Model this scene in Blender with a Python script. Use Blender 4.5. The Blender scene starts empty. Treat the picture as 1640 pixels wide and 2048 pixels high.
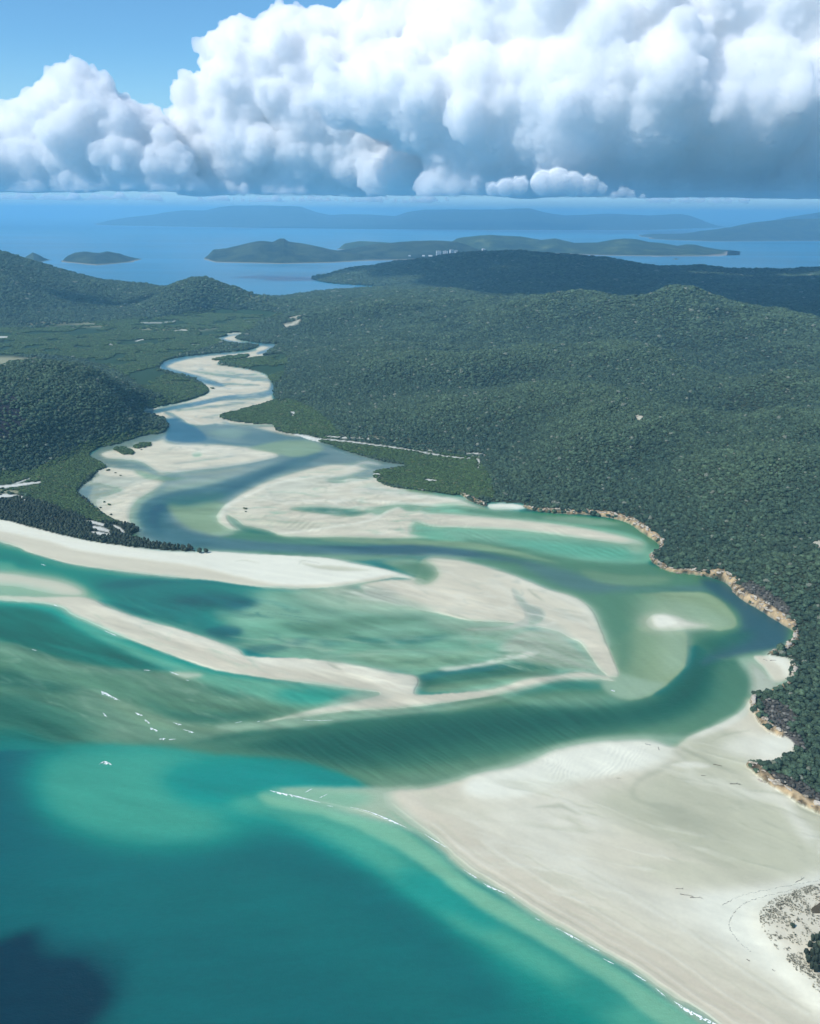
import bpy, math, random
import numpy as np
from mathutils import Matrix, Vector

random.seed(7); rng = np.random.default_rng(11)
C = bpy.context.scene.collection
R = math.radians

# ------------------------------------------------------------------ camera
CAM_H = 500.0; FPX = 1773.0; CX, CY = 820.0, 1024.0
PITCH = math.atan((CY-425.0)/FPX); ROLL = R(0.35)
_r0 = np.array([1, 0, 0.]); _f = np.array([0, math.cos(PITCH), -math.sin(PITCH)]); _u0 = np.array([0, math.sin(PITCH), math.cos(PITCH)])
_r = _r0*math.cos(ROLL)+_u0*math.sin(ROLL); _u = -_r0*math.sin(ROLL)+_u0*math.cos(ROLL)
cam_d = bpy.data.cameras.new('camera'); cam = bpy.data.objects.new('camera', cam_d); C.objects.link(cam)
cam_d.sensor_fit = 'VERTICAL'; cam_d.sensor_height = 36.0; cam_d.lens = 36.0*FPX/2048.0
cam_d.clip_start = 1.0; cam_d.clip_end = 400000.0
cam.matrix_world = Matrix(((_r[0], _u[0], -_f[0], 0), (_r[1], _u[1], -_f[1], 0), (_r[2], _u[2], -_f[2], CAM_H), (0, 0, 0, 1)))
sc = bpy.context.scene; sc.camera = cam

def ray(px, py):
    d = _f*FPX+_r*(px-CX)-_u*(py-CY)
    return d
def at(px, py, z=0.0):
    """ground point seen at a traced position, on the level z"""
    d = ray(px, py); t = (z-CAM_H)/d[2]
    return np.array([d[0]*t, d[1]*t, z])
def at_dist(px, py, Y):
    """point seen at a traced position, Y metres ahead"""
    d = ray(px, py); t = Y/d[1]
    return np.array([d[0]*t, Y, CAM_H+d[2]*t])
def to_px(X, Y, Z=0.0):
    a = X*_r[0]+Y*_r[1]+(Z-CAM_H)*_r[2]; b = X*_u[0]+Y*_u[1]+(Z-CAM_H)*_u[2]; c = X*_f[0]+Y*_f[1]+(Z-CAM_H)*_f[2]
    c = np.maximum(c, 1.0)
    return CX+FPX*a/c, CY-FPX*b/c

# ------------------------------------------------------------------ light
SKY_TINT = (0.68, 1.02, 1.14, 1); SKY_LOW = (3.7, 5.7, 6.8, 1)
SUN_EL, SUN_AZ = R(45.0), R(-121.0)      # azimuth from straight ahead (+Y), positive to the right
w = bpy.data.worlds.new('World'); sc.world = w; w.use_nodes = True
nt = w.node_tree; nt.nodes.clear()
sky = nt.nodes.new('ShaderNodeTexSky'); sky.sky_type = 'NISHITA'; sky.sun_disc = False
sky.sun_elevation = SUN_EL; sky.sun_rotation = SUN_AZ; sky.altitude = 500
sky.air_density = 1.0; sky.dust_density = 0.0; sky.ozone_density = 4.0
bg = nt.nodes.new('ShaderNodeBackground'); bg.inputs[1].default_value = 0.13
wo = nt.nodes.new('ShaderNodeOutputWorld')
tint = nt.nodes.new('ShaderNodeMix'); tint.data_type = 'RGBA'; tint.blend_type = 'MULTIPLY'; tint.inputs[0].default_value = 1.0; tint.inputs[7].default_value = SKY_TINT
nt.links.new(sky.outputs[0], tint.inputs[6])
tc = nt.nodes.new('ShaderNodeTexCoord'); sx = nt.nodes.new('ShaderNodeSeparateXYZ'); mr = nt.nodes.new('ShaderNodeMapRange'); mr.interpolation_type = 'SMOOTHSTEP'
mr.inputs[1].default_value = -0.01; mr.inputs[2].default_value = 0.16; mr.inputs[3].default_value = 1.0; mr.inputs[4].default_value = 0.0
nt.links.new(tc.outputs['Generated'], sx.inputs[0]); nt.links.new(sx.outputs[2], mr.inputs[0])
hz = nt.nodes.new('ShaderNodeMix'); hz.data_type = 'RGBA'; hz.inputs[7].default_value = SKY_LOW      # the blue air low over the sea, all round the horizon
nt.links.new(mr.outputs[0], hz.inputs[0]); nt.links.new(tint.outputs[2], hz.inputs[6]); nt.links.new(hz.outputs[2], bg.inputs[0]); nt.links.new(bg.outputs[0], wo.inputs[0])
sun_d = bpy.data.lights.new('sun', 'SUN'); sun_d.energy = 4.5; sun_d.angle = R(0.53); sun_d.color = (1.0, 0.965, 0.92)
sun = bpy.data.objects.new('sun', sun_d); C.objects.link(sun)
SUN_DIR = Vector((math.sin(SUN_AZ)*math.cos(SUN_EL), math.cos(SUN_AZ)*math.cos(SUN_EL), math.sin(SUN_EL)))
sun.rotation_euler = SUN_DIR.to_track_quat('Z', 'Y').to_euler(); sun.location = SUN_DIR*3000
vs = sc.view_settings; vs.view_transform = 'Standard'; vs.look = 'None'; vs.exposure = 0.0; vs.gamma = 1.0; vs.use_curve_mapping = False
sc.cycles.max_bounces = 16; sc.cycles.diffuse_bounces = 4; sc.cycles.glossy_bounces = 2
sc.cycles.transparent_max_bounces = 24; sc.cycles.volume_bounces = 12; sc.cycles.caustics_reflective = False
sc.cycles.use_denoising = True; sc.cycles.use_adaptive_sampling = True; sc.cycles.adaptive_threshold = 0.02
LIGHT_K = np.array([1.07, 1.18, 1.40])        # radiance of a white surface in this light: traced looks are divided by it to give base colours

# ------------------------------------------------------------------ helpers
def lin(c):
    c = np.asarray(c, float)
    return np.where(c <= 0.04045, c/12.92, ((c+0.055)/1.055)**2.4)
def tag(o, label=None, cat=None, group=None, kind=None):
    if label: o['label'] = label
    if cat: o['category'] = cat
    if group: o['group'] = group
    if kind: o['kind'] = kind
    return o
def link(name, me, mat=None, parent=None):
    o = bpy.data.objects.new(name, me); C.objects.link(o)
    if mat is not None and me is not None and not me.materials: me.materials.append(mat)
    if parent is not None: o.parent = parent
    return o
def empty(name, loc=(0, 0, 0), rz=0.0):
    o = bpy.data.objects.new(name, None); C.objects.link(o); o.location = loc; o.rotation_euler = (0, 0, rz); o.empty_display_size = 1
    return o
def mesh_np(name, V, Fq, smooth=True):
    me = bpy.data.meshes.new(name); V = np.asarray(V, np.float32); Fq = np.asarray(Fq, np.int32)
    k = Fq.shape[1]
    me.vertices.add(len(V)); me.vertices.foreach_set('co', V.ravel())
    me.loops.add(Fq.size); me.loops.foreach_set('vertex_index', Fq.ravel())
    me.polygons.add(len(Fq)); me.polygons.foreach_set('loop_start', np.arange(0, Fq.size, k, dtype=np.int32))
    me.update(calc_edges=True)
    if smooth: me.shade_smooth()
    return me
def fattr(me, name, vals, typ='FLOAT'):
    a = me.attributes.new(name, typ, 'POINT')
    if typ == 'FLOAT_COLOR':
        v = np.ones((len(vals), 4), np.float32); v[:, :3] = vals; a.data.foreach_set('color', v.ravel())
    elif typ == 'FLOAT_VECTOR': a.data.foreach_set('vector', np.asarray(vals, np.float32).ravel())
    elif typ == 'INT': a.data.foreach_set('value', np.asarray(vals, np.int32))
    else: a.data.foreach_set('value', np.asarray(vals, np.float32))
# NOISE-BEGIN
_perm = rng.random((256, 256)).astype(np.float32)
def vnoise(x, y):
    xi = np.floor(x).astype(int); yi = np.floor(y).astype(int); fx = x-xi; fy = y-yi
    fx = fx*fx*(3-2*fx); fy = fy*fy*(3-2*fy)
    a = _perm[yi & 255, xi & 255]; b = _perm[yi & 255, (xi+1) & 255]; c = _perm[(yi+1) & 255, xi & 255]; d = _perm[(yi+1) & 255, (xi+1) & 255]
    return (a*(1-fx)+b*fx)*(1-fy)+(c*(1-fx)+d*fx)*fy
def fbm(x, y, o=4, g=0.5):
    s = 0; a = 1; t = 0
    for i in range(o):
        s = s+a*vnoise(x*2**i+i*17.3, y*2**i+i*9.1); t += a; a *= g
    return s/t
def ridged(x, y, o=4, g=0.5):
    s = 0; a = 1; t = 0
    for i in range(o):
        s = s+a*(1-np.abs(2*vnoise(x*2**i+i*11.7, y*2**i+i*5.3)-1)); t += a; a *= g
    return s/t
_p3 = rng.random((64, 64, 64)).astype(np.float32)
def noise3(p):
    i = np.floor(p).astype(int); f = p-i; f = f*f*(3-2*f); r = 0
    for dx in (0, 1):
        for dy in (0, 1):
            for dz in (0, 1):
                wgt = (f[:, 0] if dx else 1-f[:, 0])*(f[:, 1] if dy else 1-f[:, 1])*(f[:, 2] if dz else 1-f[:, 2])
                r = r+wgt*_p3[(i[:, 0]+dx) & 63, (i[:, 1]+dy) & 63, (i[:, 2]+dz) & 63]
    return r

# NOISE-END
# ---- node shorthand
class NT:
    def __init__(self, name):
        self.m = bpy.data.materials.new(name); self.m.use_nodes = True
        self.t = self.m.node_tree; self.t.nodes.clear()
        self.out = self.n('ShaderNodeOutputMaterial')
    def n(self, typ, **kw):
        nd = self.t.nodes.new(typ)
        for k, v in kw.items():
            if k == 'ins':
                for kk, vv in v.items(): self.set(nd, kk, vv)
            else: setattr(nd, k, v)
        return nd
    def set(self, nd, k, v):
        s = nd.inputs[k]
        if hasattr(v, 'is_output'): self.t.links.new(v, s)
        else: s.default_value = v
    def math(self, op, a, b=0.0, c=None, clamp=False):
        nd = self.n('ShaderNodeMath', operation=op, use_clamp=clamp, ins={0: a, 1: b})
        if c is not None: self.set(nd, 2, c)
        return nd.outputs[0]
    def mix(self, f, a, b, mode='MIX'):
        nd = self.n('ShaderNodeMix', data_type='RGBA', blend_type=mode)
        self.set(nd, 0, f); self.set(nd, 6, a); self.set(nd, 7, b)
        return nd.outputs[2]
    def attr(self, name, typ='GEOMETRY'):
        return self.n('ShaderNodeAttribute', attribute_name=name, attribute_type=typ)
    def noise(self, scale, detail=4, rough=0.5, vec=None, dist=0.0):
        nd = self.n('ShaderNodeTexNoise', ins={'Scale': scale, 'Detail': detail, 'Roughness': rough, 'Distortion': dist})
        if vec is not None: self.set(nd, 'Vector', vec)
        return nd.outputs[0]
    def pos(self): return self.n('ShaderNodeNewGeometry').outputs['Position']
    def map(self, vec, scale=(1, 1, 1), rot=(0, 0, 0)):
        return self.n('ShaderNodeMapping', ins={'Vector': vec, 'Scale': scale, 'Rotation': rot}).outputs[0]
    def ramp(self, f, stops):
        nd = self.n('ShaderNodeValToRGB'); self.set(nd, 0, f); e = nd.color_ramp.elements
        while len(e) < len(stops): e.new(0.5)
        for s, (p, c) in zip(e, stops): s.position = p; s.color = (*c, 1) if len(c) == 3 else c
        return nd.outputs[0]
    def mr(self, v, a, b, c, d):
        return self.n('ShaderNodeMapRange', ins={0: v, 1: a, 2: b, 3: c, 4: d}).outputs[0]
    def bump(self, h, strength, dist):
        return self.n('ShaderNodeBump', ins={'Height': h, 'Strength': strength, 'Distance': dist}).outputs[0]
    def principled(self, **kw):
        nd = self.n('ShaderNodeBsdfPrincipled', ins=kw); self.t.links.new(nd.outputs[0], self.out.inputs[0]); return nd

HAZE = 4.4e-5; CLOUDS = True
# FIELD-BEGIN
# ---- plan of the inlet: traced outlines, unprojected to the sea plane by the camera model ----
RS = 0.75                      # raster cells per traced unit
RX0, RY0, RX1, RY1 = -500, 440, 2140, 2340
RW, RH = int((RX1-RX0)*RS), int((RY1-RY0)*RS)

def smooth_poly(pts, closed=True, n=6):
    p = np.array(pts, float)[:, :2]
    m = len(p); out = []
    for i in range(m if closed else m-1):
        if closed:
            a, b, c, d = p[(i-1) % m], p[i], p[(i+1) % m], p[(i+2) % m]
        else:
            a, b, c, d = p[max(i-1, 0)], p[i], p[i+1], p[min(i+2, m-1)]
        for k in range(n):
            t = k/n
            out.append(0.5*((2*b)+(c-a)*t+(2*a-5*b+4*c-d)*t*t+(3*b-a-3*c+d)*t**3))
    if not closed: out.append(p[-1])
    return np.array(out)

def fill_mask(poly):
    q = (poly-np.array([RX0, RY0]))*RS
    tog = np.zeros((RH, RW+1), np.int8)
    x0, y0 = q[:, 0], q[:, 1]; x1, y1 = np.roll(x0, -1), np.roll(y0, -1)
    for a, b, c, d in zip(x0, y0, x1, y1):
        if b == d: continue
        lo, hi = (b, d) if b < d else (d, b)
        r0, r1 = max(0, math.ceil(lo-0.5)), min(RH-1, math.ceil(hi-0.5)-1)
        if r1 < r0: continue
        r = np.arange(r0, r1+1)
        xc = a+(r+0.5-b)*(c-a)/(d-b)
        xi = np.clip(np.ceil(xc-0.5), 0, RW).astype(int)
        tog[r, xi] ^= 1
    return (np.cumsum(tog[:, :RW], axis=1) & 1).astype(np.float32)

def box1(a, r, ax):
    if r < 0.3: return a
    k = int(r); 
    pad = [(0, 0), (0, 0)]; pad[ax] = (k+1, k+1)
    p = np.pad(a, pad, mode='edge').astype(np.float64)
    c = np.cumsum(p, axis=ax)
    n = a.shape[ax]
    if ax == 0: s = c[2*k+1:2*k+1+n]-c[0:n]
    else: s = c[:, 2*k+1:2*k+1+n]-c[:, 0:n]
    return (s/(2*k+1)).astype(np.float32)

def gblur(a, sx, sy):
    for ax, s in ((1, sx), (0, sy)):
        if s <= 0.35: continue
        if s < 1.6:      # small kernel
            k = np.exp(-0.5*(np.arange(-4, 5)/s)**2); k /= k.sum()
            p = np.pad(a, [(4, 4), (0, 0)] if ax == 0 else [(0, 0), (4, 4)], mode='edge')
            n = a.shape[ax]; o = 0
            for j in range(9):
                o = o+k[j]*(p[j:j+n] if ax == 0 else p[:, j:j+n])
            a = o.astype(np.float32)
        else:
            r = max(1, round(math.sqrt(s*s*12/3+1)/2-0.5))
            for _ in range(3): a = box1(a, r, ax)
    return a

def win(poly, sx, sy):
    q = (poly-np.array([RX0, RY0]))*RS
    px, py = int(4*sx)+6, int(4*sy)+6
    return (max(0, int(q[:, 0].min())-px), min(RW, int(q[:, 0].max())+px),
            max(0, int(q[:, 1].min())-py), min(RH, int(q[:, 1].max())+py))

PAL = {   # colour of sand or of the water column, as reflectance look (sRGB), and depth in metres
 'W': ((229, 236, 228), -1.3), 'W2': ((219, 224, 215), -0.9), 'S': ((208, 209, 195), -0.6), 'SB': ((207, 204, 190), -0.5),
 'S2': ((189, 195, 177), -0.28), 'S3': ((164, 172, 156), -0.15), 'SP': ((180, 190, 180), -0.08),
 'P': ((160, 190, 172), 0.2), 'P2': ((135, 180, 160), 0.5), 'G1': ((150, 176, 146), 0.5), 'G15': ((124, 158, 132), 0.9), 'G2': ((98, 142, 120), 1.5),
 'G3': ((66, 116, 102), 2.5), 'G4': ((50, 97, 90), 3.5), 'O1': ((114, 152, 132), 0.9), 'O2': ((90, 136, 118), 1.6),
 'T0': ((128, 190, 166), 0.5), 'T1': ((98, 178, 158), 1.0), 'T2': ((60, 158, 146), 2.0), 'TT': ((36, 148, 146), 2.6), 'T3': ((34, 128, 126), 3.5),
 'T4': ((20, 108, 116), 6.0), 'T5': ((14, 96, 122), 8.0), 'B0': ((160, 178, 176), 0.3), 'B1': ((128, 152, 156), 0.8), 'B2': ((94, 126, 136), 1.6),
 'B3': ((76, 106, 122), 2.6), 'BB': ((102, 138, 160), 1.5), 'BD': ((88, 124, 148), 2.4), 'LG': ((62, 122, 122), 2.4), 'L1': ((120, 174, 152), 1.2), 'SG': ((52, 98, 110), 2.5),
}

COL = np.zeros((RH, RW, 3), np.float32); DEP = np.zeros((RH, RW), np.float32)
COL[:] = np.array(PAL['T4'][0])/255.; DEP[:] = 6.0

def lay(mask, key, w, op=1.0):
    a, b, c, d = w
    m = (np.clip(mask, 0, 1)*op)[..., None]
    col = np.array(PAL[key][0], np.float32)/255.
    COL[c:d, a:b] = COL[c:d, a:b]*(1-m)+col*m
    m = m[..., 0]
    DEP[c:d, a:b] = DEP[c:d, a:b]*(1-m)+PAL[key][1]*m

def F(key, pts, f=1.2, fy=None, op=1.0, ramp=None, n=6, raw=False):
    """fill an outline; f, fy = softness of its edge; ramp = fades from the first to the second point"""
    poly = np.array(pts, float) if raw else smooth_poly(pts, True, n)
    sx = f*RS; sy = (f*0.6 if fy is None else fy)*RS
    w = win(poly, sx, sy); a, b, c, d = w
    m = fill_mask(poly)[c:d, a:b]
    m = gblur(m, sx, sy)
    if ramp:
        (ax, ay), (bx, by) = ramp
        X, Y = np.meshgrid((np.arange(a, b)+.5)/RS+RX0, (np.arange(c, d)+.5)/RS+RY0)
        t = ((X-ax)*(bx-ax)+(Y-ay)*(by-ay))/((bx-ax)**2+(by-ay)**2)
        t = np.clip(t, 0, 1); m = m*(t*t*(3-2*t))
    lay(m, key, w, op)

def stroke_poly(pts):
    p = np.array(pts, float)
    c = smooth_poly(p, False); t = np.linspace(0, len(p)-1, len(c))
    wd = np.interp(t, np.arange(len(p)), p[:, 2])
    d = np.gradient(c, axis=0); d /= np.linalg.norm(d, axis=1)[:, None]+1e-9
    nrm = np.stack([-d[:, 1], d[:, 0]], 1)
    if p.shape[1] > 3:   # vertical half width given instead
        off = np.stack([np.zeros(len(c)), wd], 1)
    else: off = nrm*wd[:, None]
    return np.concatenate([c+off, (c-off)[::-1]])

def S(key, pts, f=1.5, fy=None, op=1.0):
    """a stroke: points (x, y, half width)"""
    F(key, stroke_poly(pts), f, fy, op, raw=True)

def RIP(pts, ang, wl, amp, f=10, warp=1.0, ws=60.0, sharp=1.0):
    """sand or water ripples: crests run along ang (degrees, downwards to the right), wl apart"""
    poly = smooth_poly(pts, True, 6); sx = f*RS; w = win(poly, sx, sx*.6); a, b, c, d = w
    m = gblur(fill_mask(poly)[c:d, a:b], sx, sx*.6)
    X, Y = np.meshgrid((np.arange(a, b)+.5)/RS+RX0, (np.arange(c, d)+.5)/RS+RY0)
    an = math.radians(ang); u = -X*math.sin(an)+Y*math.cos(an)
    ph = u/wl*2*math.pi+warp*9.0*(fbm(X/ws, Y/ws*1.6, 4)-.5)
    k = np.sin(ph); k = np.sign(k)*np.abs(k)**sharp
    k = k*np.clip(3.2*fbm(X/ws*1.3+40, Y/ws*2+7, 3)-1.0, 0, 1.4)
    COL[c:d, a:b] *= (1+amp*m*k)[..., None]
def STREAK(pts, ang, lx, ly, amp, f=14, seed=0.0):
    """long drawn tone streaks, lx along and ly across"""
    poly = smooth_poly(pts, True, 6); sx = f*RS; w = win(poly, sx, sx*.6); a, b, c, d = w
    m = gblur(fill_mask(poly)[c:d, a:b], sx, sx*.6)
    X, Y = np.meshgrid((np.arange(a, b)+.5)/RS+RX0, (np.arange(c, d)+.5)/RS+RY0)
    an = math.radians(ang); u = X*math.cos(an)+Y*math.sin(an); v = -X*math.sin(an)+Y*math.cos(an)
    COL[c:d, a:b] *= (1+amp*m*(fbm(u/lx+seed, v/ly+seed*3, 4, .6)-.5)*2)[..., None]

# --- open sea -----------------------------------------------------------
F('T5', [(-500, 1380), (40, 1420), (70, 1540), (50, 1680), (-60, 1820), (-500, 1900)], 60, 60, .12)
F('T3', [(-500, 1080), (60, 1090), (300, 1150), (900, 1200), (1000, 1500), (700, 1560), (300, 1500), (-500, 1470)], 4)
F('T3', [(120, 1700), (300, 1740), (520, 1720), (650, 1740), (800, 1850), (950, 1950), (1150, 2100), (900, 2120), (700, 1950), (480, 1850), (200, 1800)], 60, 45, .3)
F('T2', [(60, 1520), (130, 1490), (330, 1480), (700, 1540), (760, 1590), (830, 1680), (940, 1770), (1100, 1880), (1300, 2010), (1400, 2090), (1180, 2090), (1000, 1940), (860, 1820), (700, 1705), (560, 1660), (420, 1690), (250, 1690), (120, 1650), (60, 1590)], 30, 24, .85)
F('T1', [(75, 1560), (110, 1510), (250, 1490), (420, 1500), (500, 1540), (420, 1620), (480, 1650), (380, 1685), (230, 1680), (120, 1640)], 26, 20, .5)
F('TT', [(330, 1545), (440, 1520), (600, 1525), (740, 1550), (770, 1585), (620, 1600), (540, 1590), (440, 1610), (360, 1600)], 20, 14, .95)
F('TT', [(520, 1610), (600, 1640), (740, 1700), (830, 1760), (900, 1800), (820, 1790), (700, 1720), (560, 1665), (440, 1640)], 16, 12, .6)
F('T1', [(480, 1592), (560, 1610), (660, 1635), (760, 1680), (860, 1760), (960, 1830), (1080, 1900), (1240, 1990), (1340, 2060), (1240, 2060), (1080, 1950), (920, 1855), (800, 1770), (690, 1700), (560, 1640), (470, 1620)], 14, 11, .75)
F('TT', [(790, 1740), (860, 1750), (940, 1800), (980, 1830), (900, 1830), (820, 1790)], 14, 10, .7)
F('TT', [(930, 1830), (980, 1825), (1010, 1850), (960, 1860)], 12, 9, .5)
F('T0', [(520, 1586), (620, 1602), (700, 1628), (800, 1655), (870, 1700), (950, 1765), (1050, 1825), (1180, 1900), (1300, 1975), (1420, 2060), (1340, 2060), (1200, 1960), (1080, 1885), (960, 1815), (850, 1735), (760, 1680), (650, 1635), (540, 1612)], 6, 5, .95)
F('T3', [(1140, 1950), (1200, 1960), (1250, 2010), (1190, 2030), (1130, 1990)], 18, 14, .6)
F('T3', [(1050, 1965), (1150, 2010), (1250, 2100), (1000, 2100)], 24, 18, .5)

# --- green water of the channel mouth --------------------------------------
F('G2', [(-200, 1260), (0, 1280), (200, 1330), (420, 1350), (700, 1390), (860, 1410), (1100, 1370), (1240, 1360), (1330, 1390), (1420, 1300), (1380, 1180), (1500, 1200), (1580, 1240), (1610, 1300), (1520, 1400), (1400, 1500), (1200, 1505), (1000, 1560), (860, 1582), (760, 1582), (700, 1553), (600, 1520), (430, 1506), (330, 1488), (200, 1484), (110, 1482), (40, 1455), (-100, 1440)], 7, 5)
F('G3', [(350, 1455), (480, 1460), (620, 1440), (760, 1425), (900, 1410), (1020, 1385), (1120, 1375), (1220, 1395), (1300, 1400), (1360, 1360), (1400, 1310), (1440, 1300), (1490, 1330), (1480, 1400), (1380, 1440), (1250, 1460), (1100, 1490), (930, 1520), (780, 1535), (680, 1535), (560, 1508), (430, 1498)], 16, 9)
F('G4', [(500, 1490), (640, 1468), (800, 1450), (950, 1430), (1100, 1425), (1240, 1425), (1330, 1395), (1370, 1350), (1400, 1320), (1430, 1330), (1400, 1390), (1320, 1430), (1150, 1455), (980, 1480), (820, 1505), (680, 1520), (570, 1505)], 18, 10, .9)
F('G2', [(1430, 1330), (1490, 1325), (1505, 1360), (1495, 1410), (1430, 1440), (1370, 1460), (1300, 1470), (1380, 1430), (1430, 1385)], 14, 10, .75)
F('O1', [(760, 1578), (850, 1580), (960, 1560), (1060, 1535), (1150, 1505), (1280, 1490), (1370, 1485), (1360, 1465), (1240, 1475), (1100, 1500), (950, 1530), (820, 1550), (740, 1560)], 10, 7, .75)
F('P', [(850, 1578), (960, 1553), (1060, 1528), (1140, 1500), (1250, 1483), (1350, 1484), (1360, 1474), (1240, 1472), (1120, 1490), (1000, 1530), (900, 1560)], 5, 4, .7)
# teal pocket under the long bar on the right
F('G2', [(940, 1390), (1040, 1368), (1130, 1352), (1190, 1356), (1225, 1388), (1180, 1405), (1080, 1405), (980, 1415), (880, 1425)], 7, 4)
F('P2', [(1020, 1400), (1110, 1395), (1200, 1392), (1260, 1402), (1200, 1415), (1100, 1415)], 10, 5, .5)
F('T3', [(1040, 1372), (1130, 1354), (1180, 1358), (1205, 1378), (1120, 1380), (1000, 1392)], 9, 4, .45)

# --- bars of the outer shoals (left) --------------------------------------
F('G3', [(-300, 1196), (0, 1205), (70, 1215), (180, 1270), (300, 1320), (330, 1337), (220, 1337), (100, 1312), (0, 1285), (-300, 1270)], 8, 6, .62)
F('T2', [(-300, 1192), (60, 1196), (160, 1235), (290, 1290), (420, 1340), (520, 1362), (400, 1345), (300, 1318), (160, 1262), (50, 1216), (-300, 1210)], 6, 5, .9)
F('O1', [(-300, 1275), (0, 1284), (70, 1305), (150, 1328), (250, 1338), (400, 1346), (405, 1354), (360, 1362), (240, 1352), (130, 1342), (0, 1312), (-300, 1300)], 5, 4, .75)
F('G2', [(-300, 1300), (0, 1312), (130, 1345), (250, 1355), (380, 1365), (520, 1395), (640, 1420), (520, 1440), (440, 1446), (360, 1440), (270, 1410), (200, 1382), (100, 1360), (0, 1335), (-300, 1320)], 8, 5)
F('O1', [(250, 1355), (380, 1358), (500, 1380), (560, 1400), (480, 1415), (400, 1400), (300, 1380)], 14, 7, .5)
F('G3', [(280, 1395), (350, 1420), (440, 1425), (540, 1425), (480, 1441), (400, 1445), (340, 1435)], 8, 4, .8)
F('G3', [(400, 1368), (460, 1375), (520, 1392), (450, 1392)], 12, 5, .7)
F('G3', [(-300, 1330), (0, 1338), (80, 1358), (160, 1378), (100, 1385), (0, 1372), (-300, 1360)], 8, 5, .75)
F('O1', [(60, 1365), (125, 1370), (200, 1384), (280, 1414), (350, 1440), (440, 1449), (560, 1442), (700, 1426), (640, 1448), (500, 1462), (400, 1480), (300, 1486), (180, 1480), (120, 1440), (60, 1400)], 5, 4, .95, ramp=((110, 1440), (250, 1420)))
F('G15', [(200, 1388), (280, 1418), (350, 1443), (440, 1453), (620, 1440), (480, 1460), (360, 1460), (270, 1440)], 4, 3, .6)
F('G4', [(-300, 1380), (0, 1392), (60, 1400), (130, 1450), (150, 1482), (90, 1486), (30, 1458), (-300, 1440)], 20, 12, .75)
F('O2', [(160, 1478), (260, 1480), (400, 1482), (560, 1470), (420, 1500), (300, 1491)], 8, 4, .6)

# --- lagoon between the spit and the long bar ----------------------------------
F('L1', [(-300, 1075), (0, 1088), (100, 1120), (240, 1145), (400, 1165), (560, 1182), (700, 1178), (860, 1215), (1050, 1258), (1190, 1300), (1220, 1345), (1130, 1345), (980, 1378), (850, 1384), (835, 1352), (700, 1328), (540, 1313), (480, 1295), (330, 1250), (200, 1200), (-300, 1195)], 3)
F('T3', [(-300, 1085), (0, 1096), (110, 1128), (260, 1150), (420, 1166), (540, 1180), (420, 1200), (440, 1240), (470, 1290), (380, 1262), (230, 1215), (170, 1170), (60, 1140), (-300, 1130)], 12, 8, .72)
F('LG', [(180, 1160), (300, 1160), (460, 1172), (520, 1190), (500, 1225), (400, 1230), (470, 1260), (480, 1290), (400, 1265), (300, 1235), (230, 1200)], 16, 9, .62)
F('P2', [(520, 1190), (640, 1185), (740, 1195), (800, 1220), (880, 1232), (1040, 1262), (1100, 1275), (980, 1280), (820, 1270), (680, 1262), (560, 1240), (470, 1240)], 14, 8, .95)
F('P', [(840, 1226), (960, 1246), (1080, 1262), (1120, 1280), (1000, 1284), (900, 1262)], 10, 5, .7)
F('G2', [(560, 1245), (680, 1258), (760, 1268), (920, 1262), (860, 1282), (740, 1284), (620, 1272)], 14, 5, .55)
F('G2', [(540, 1250), (640, 1246), (740, 1232), (860, 1236), (800, 1248), (680, 1258)], 9, 4, .6)
F('LG', [(690, 1272), (760, 1276), (900, 1270), (840, 1288), (740, 1288)], 8, 3, .5)
F('P2', [(540, 1280), (700, 1298), (860, 1295), (1020, 1290), (1100, 1300), (1000, 1318), (860, 1340), (740, 1330), (600, 1312)], 14, 6, .7)
F('G15', [(700, 1305), (860, 1312), (980, 1300), (920, 1325), (820, 1338), (740, 1328)], 10, 5, .6)
F('LG', [(320, 1195), (380, 1184), (470, 1186), (515, 1202), (470, 1214), (390, 1212), (340, 1218)], 8, 4, .6)
F('SG', [(345, 1200), (420, 1190), (495, 1196), (520, 1208), (470, 1222), (430, 1212), (370, 1210)], 9, 4, .55)
F('SG', [(410, 1262), (440, 1252), (478, 1256), (482, 1268), (440, 1276)], 5, 3, .7)
F('SG', [(455, 1210), (480, 1200), (505, 1205), (490, 1215)], 5, 3, .5)
F('SG', [(190, 1170), (300, 1156), (440, 1168), (330, 1168), (240, 1176)], 7, 3, .45)
F('SG', [(490, 1296), (540, 1290), (580, 1296), (530, 1308), (500, 1309)], 6, 3, .5)
F('SG', [(575, 1285), (600, 1275), (625, 1280), (600, 1290)], 6, 3, .35)
F('SG', [(640, 1276), (660, 1282), (700, 1290), (640, 1292)], 9, 3, .3)
F('P2', [(1080, 1272), (1130, 1290), (1180, 1320), (1210, 1345), (1120, 1342), (1020, 1336), (960, 1340), (1040, 1310)], 9, 5, .7)
F('SP', [(1060, 1258), (1120, 1262), (1150, 1290), (1180, 1318), (1205, 1340), (1150, 1338), (1060, 1326), (1000, 1300), (1020, 1276)], 8, 5, .8)
S('G15', [(1090, 1290, 2), (1140, 1312, 3), (1180, 1330, 2)], 4, 2, .5)
S('G15', [(1060, 1305, 2), (1120, 1325, 3), (1160, 1338, 2)], 4, 2, .5)
S('G15', [(1080, 1276, 2), (1130, 1296, 2), (1160, 1312, 1)], 4, 2, .5)
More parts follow.
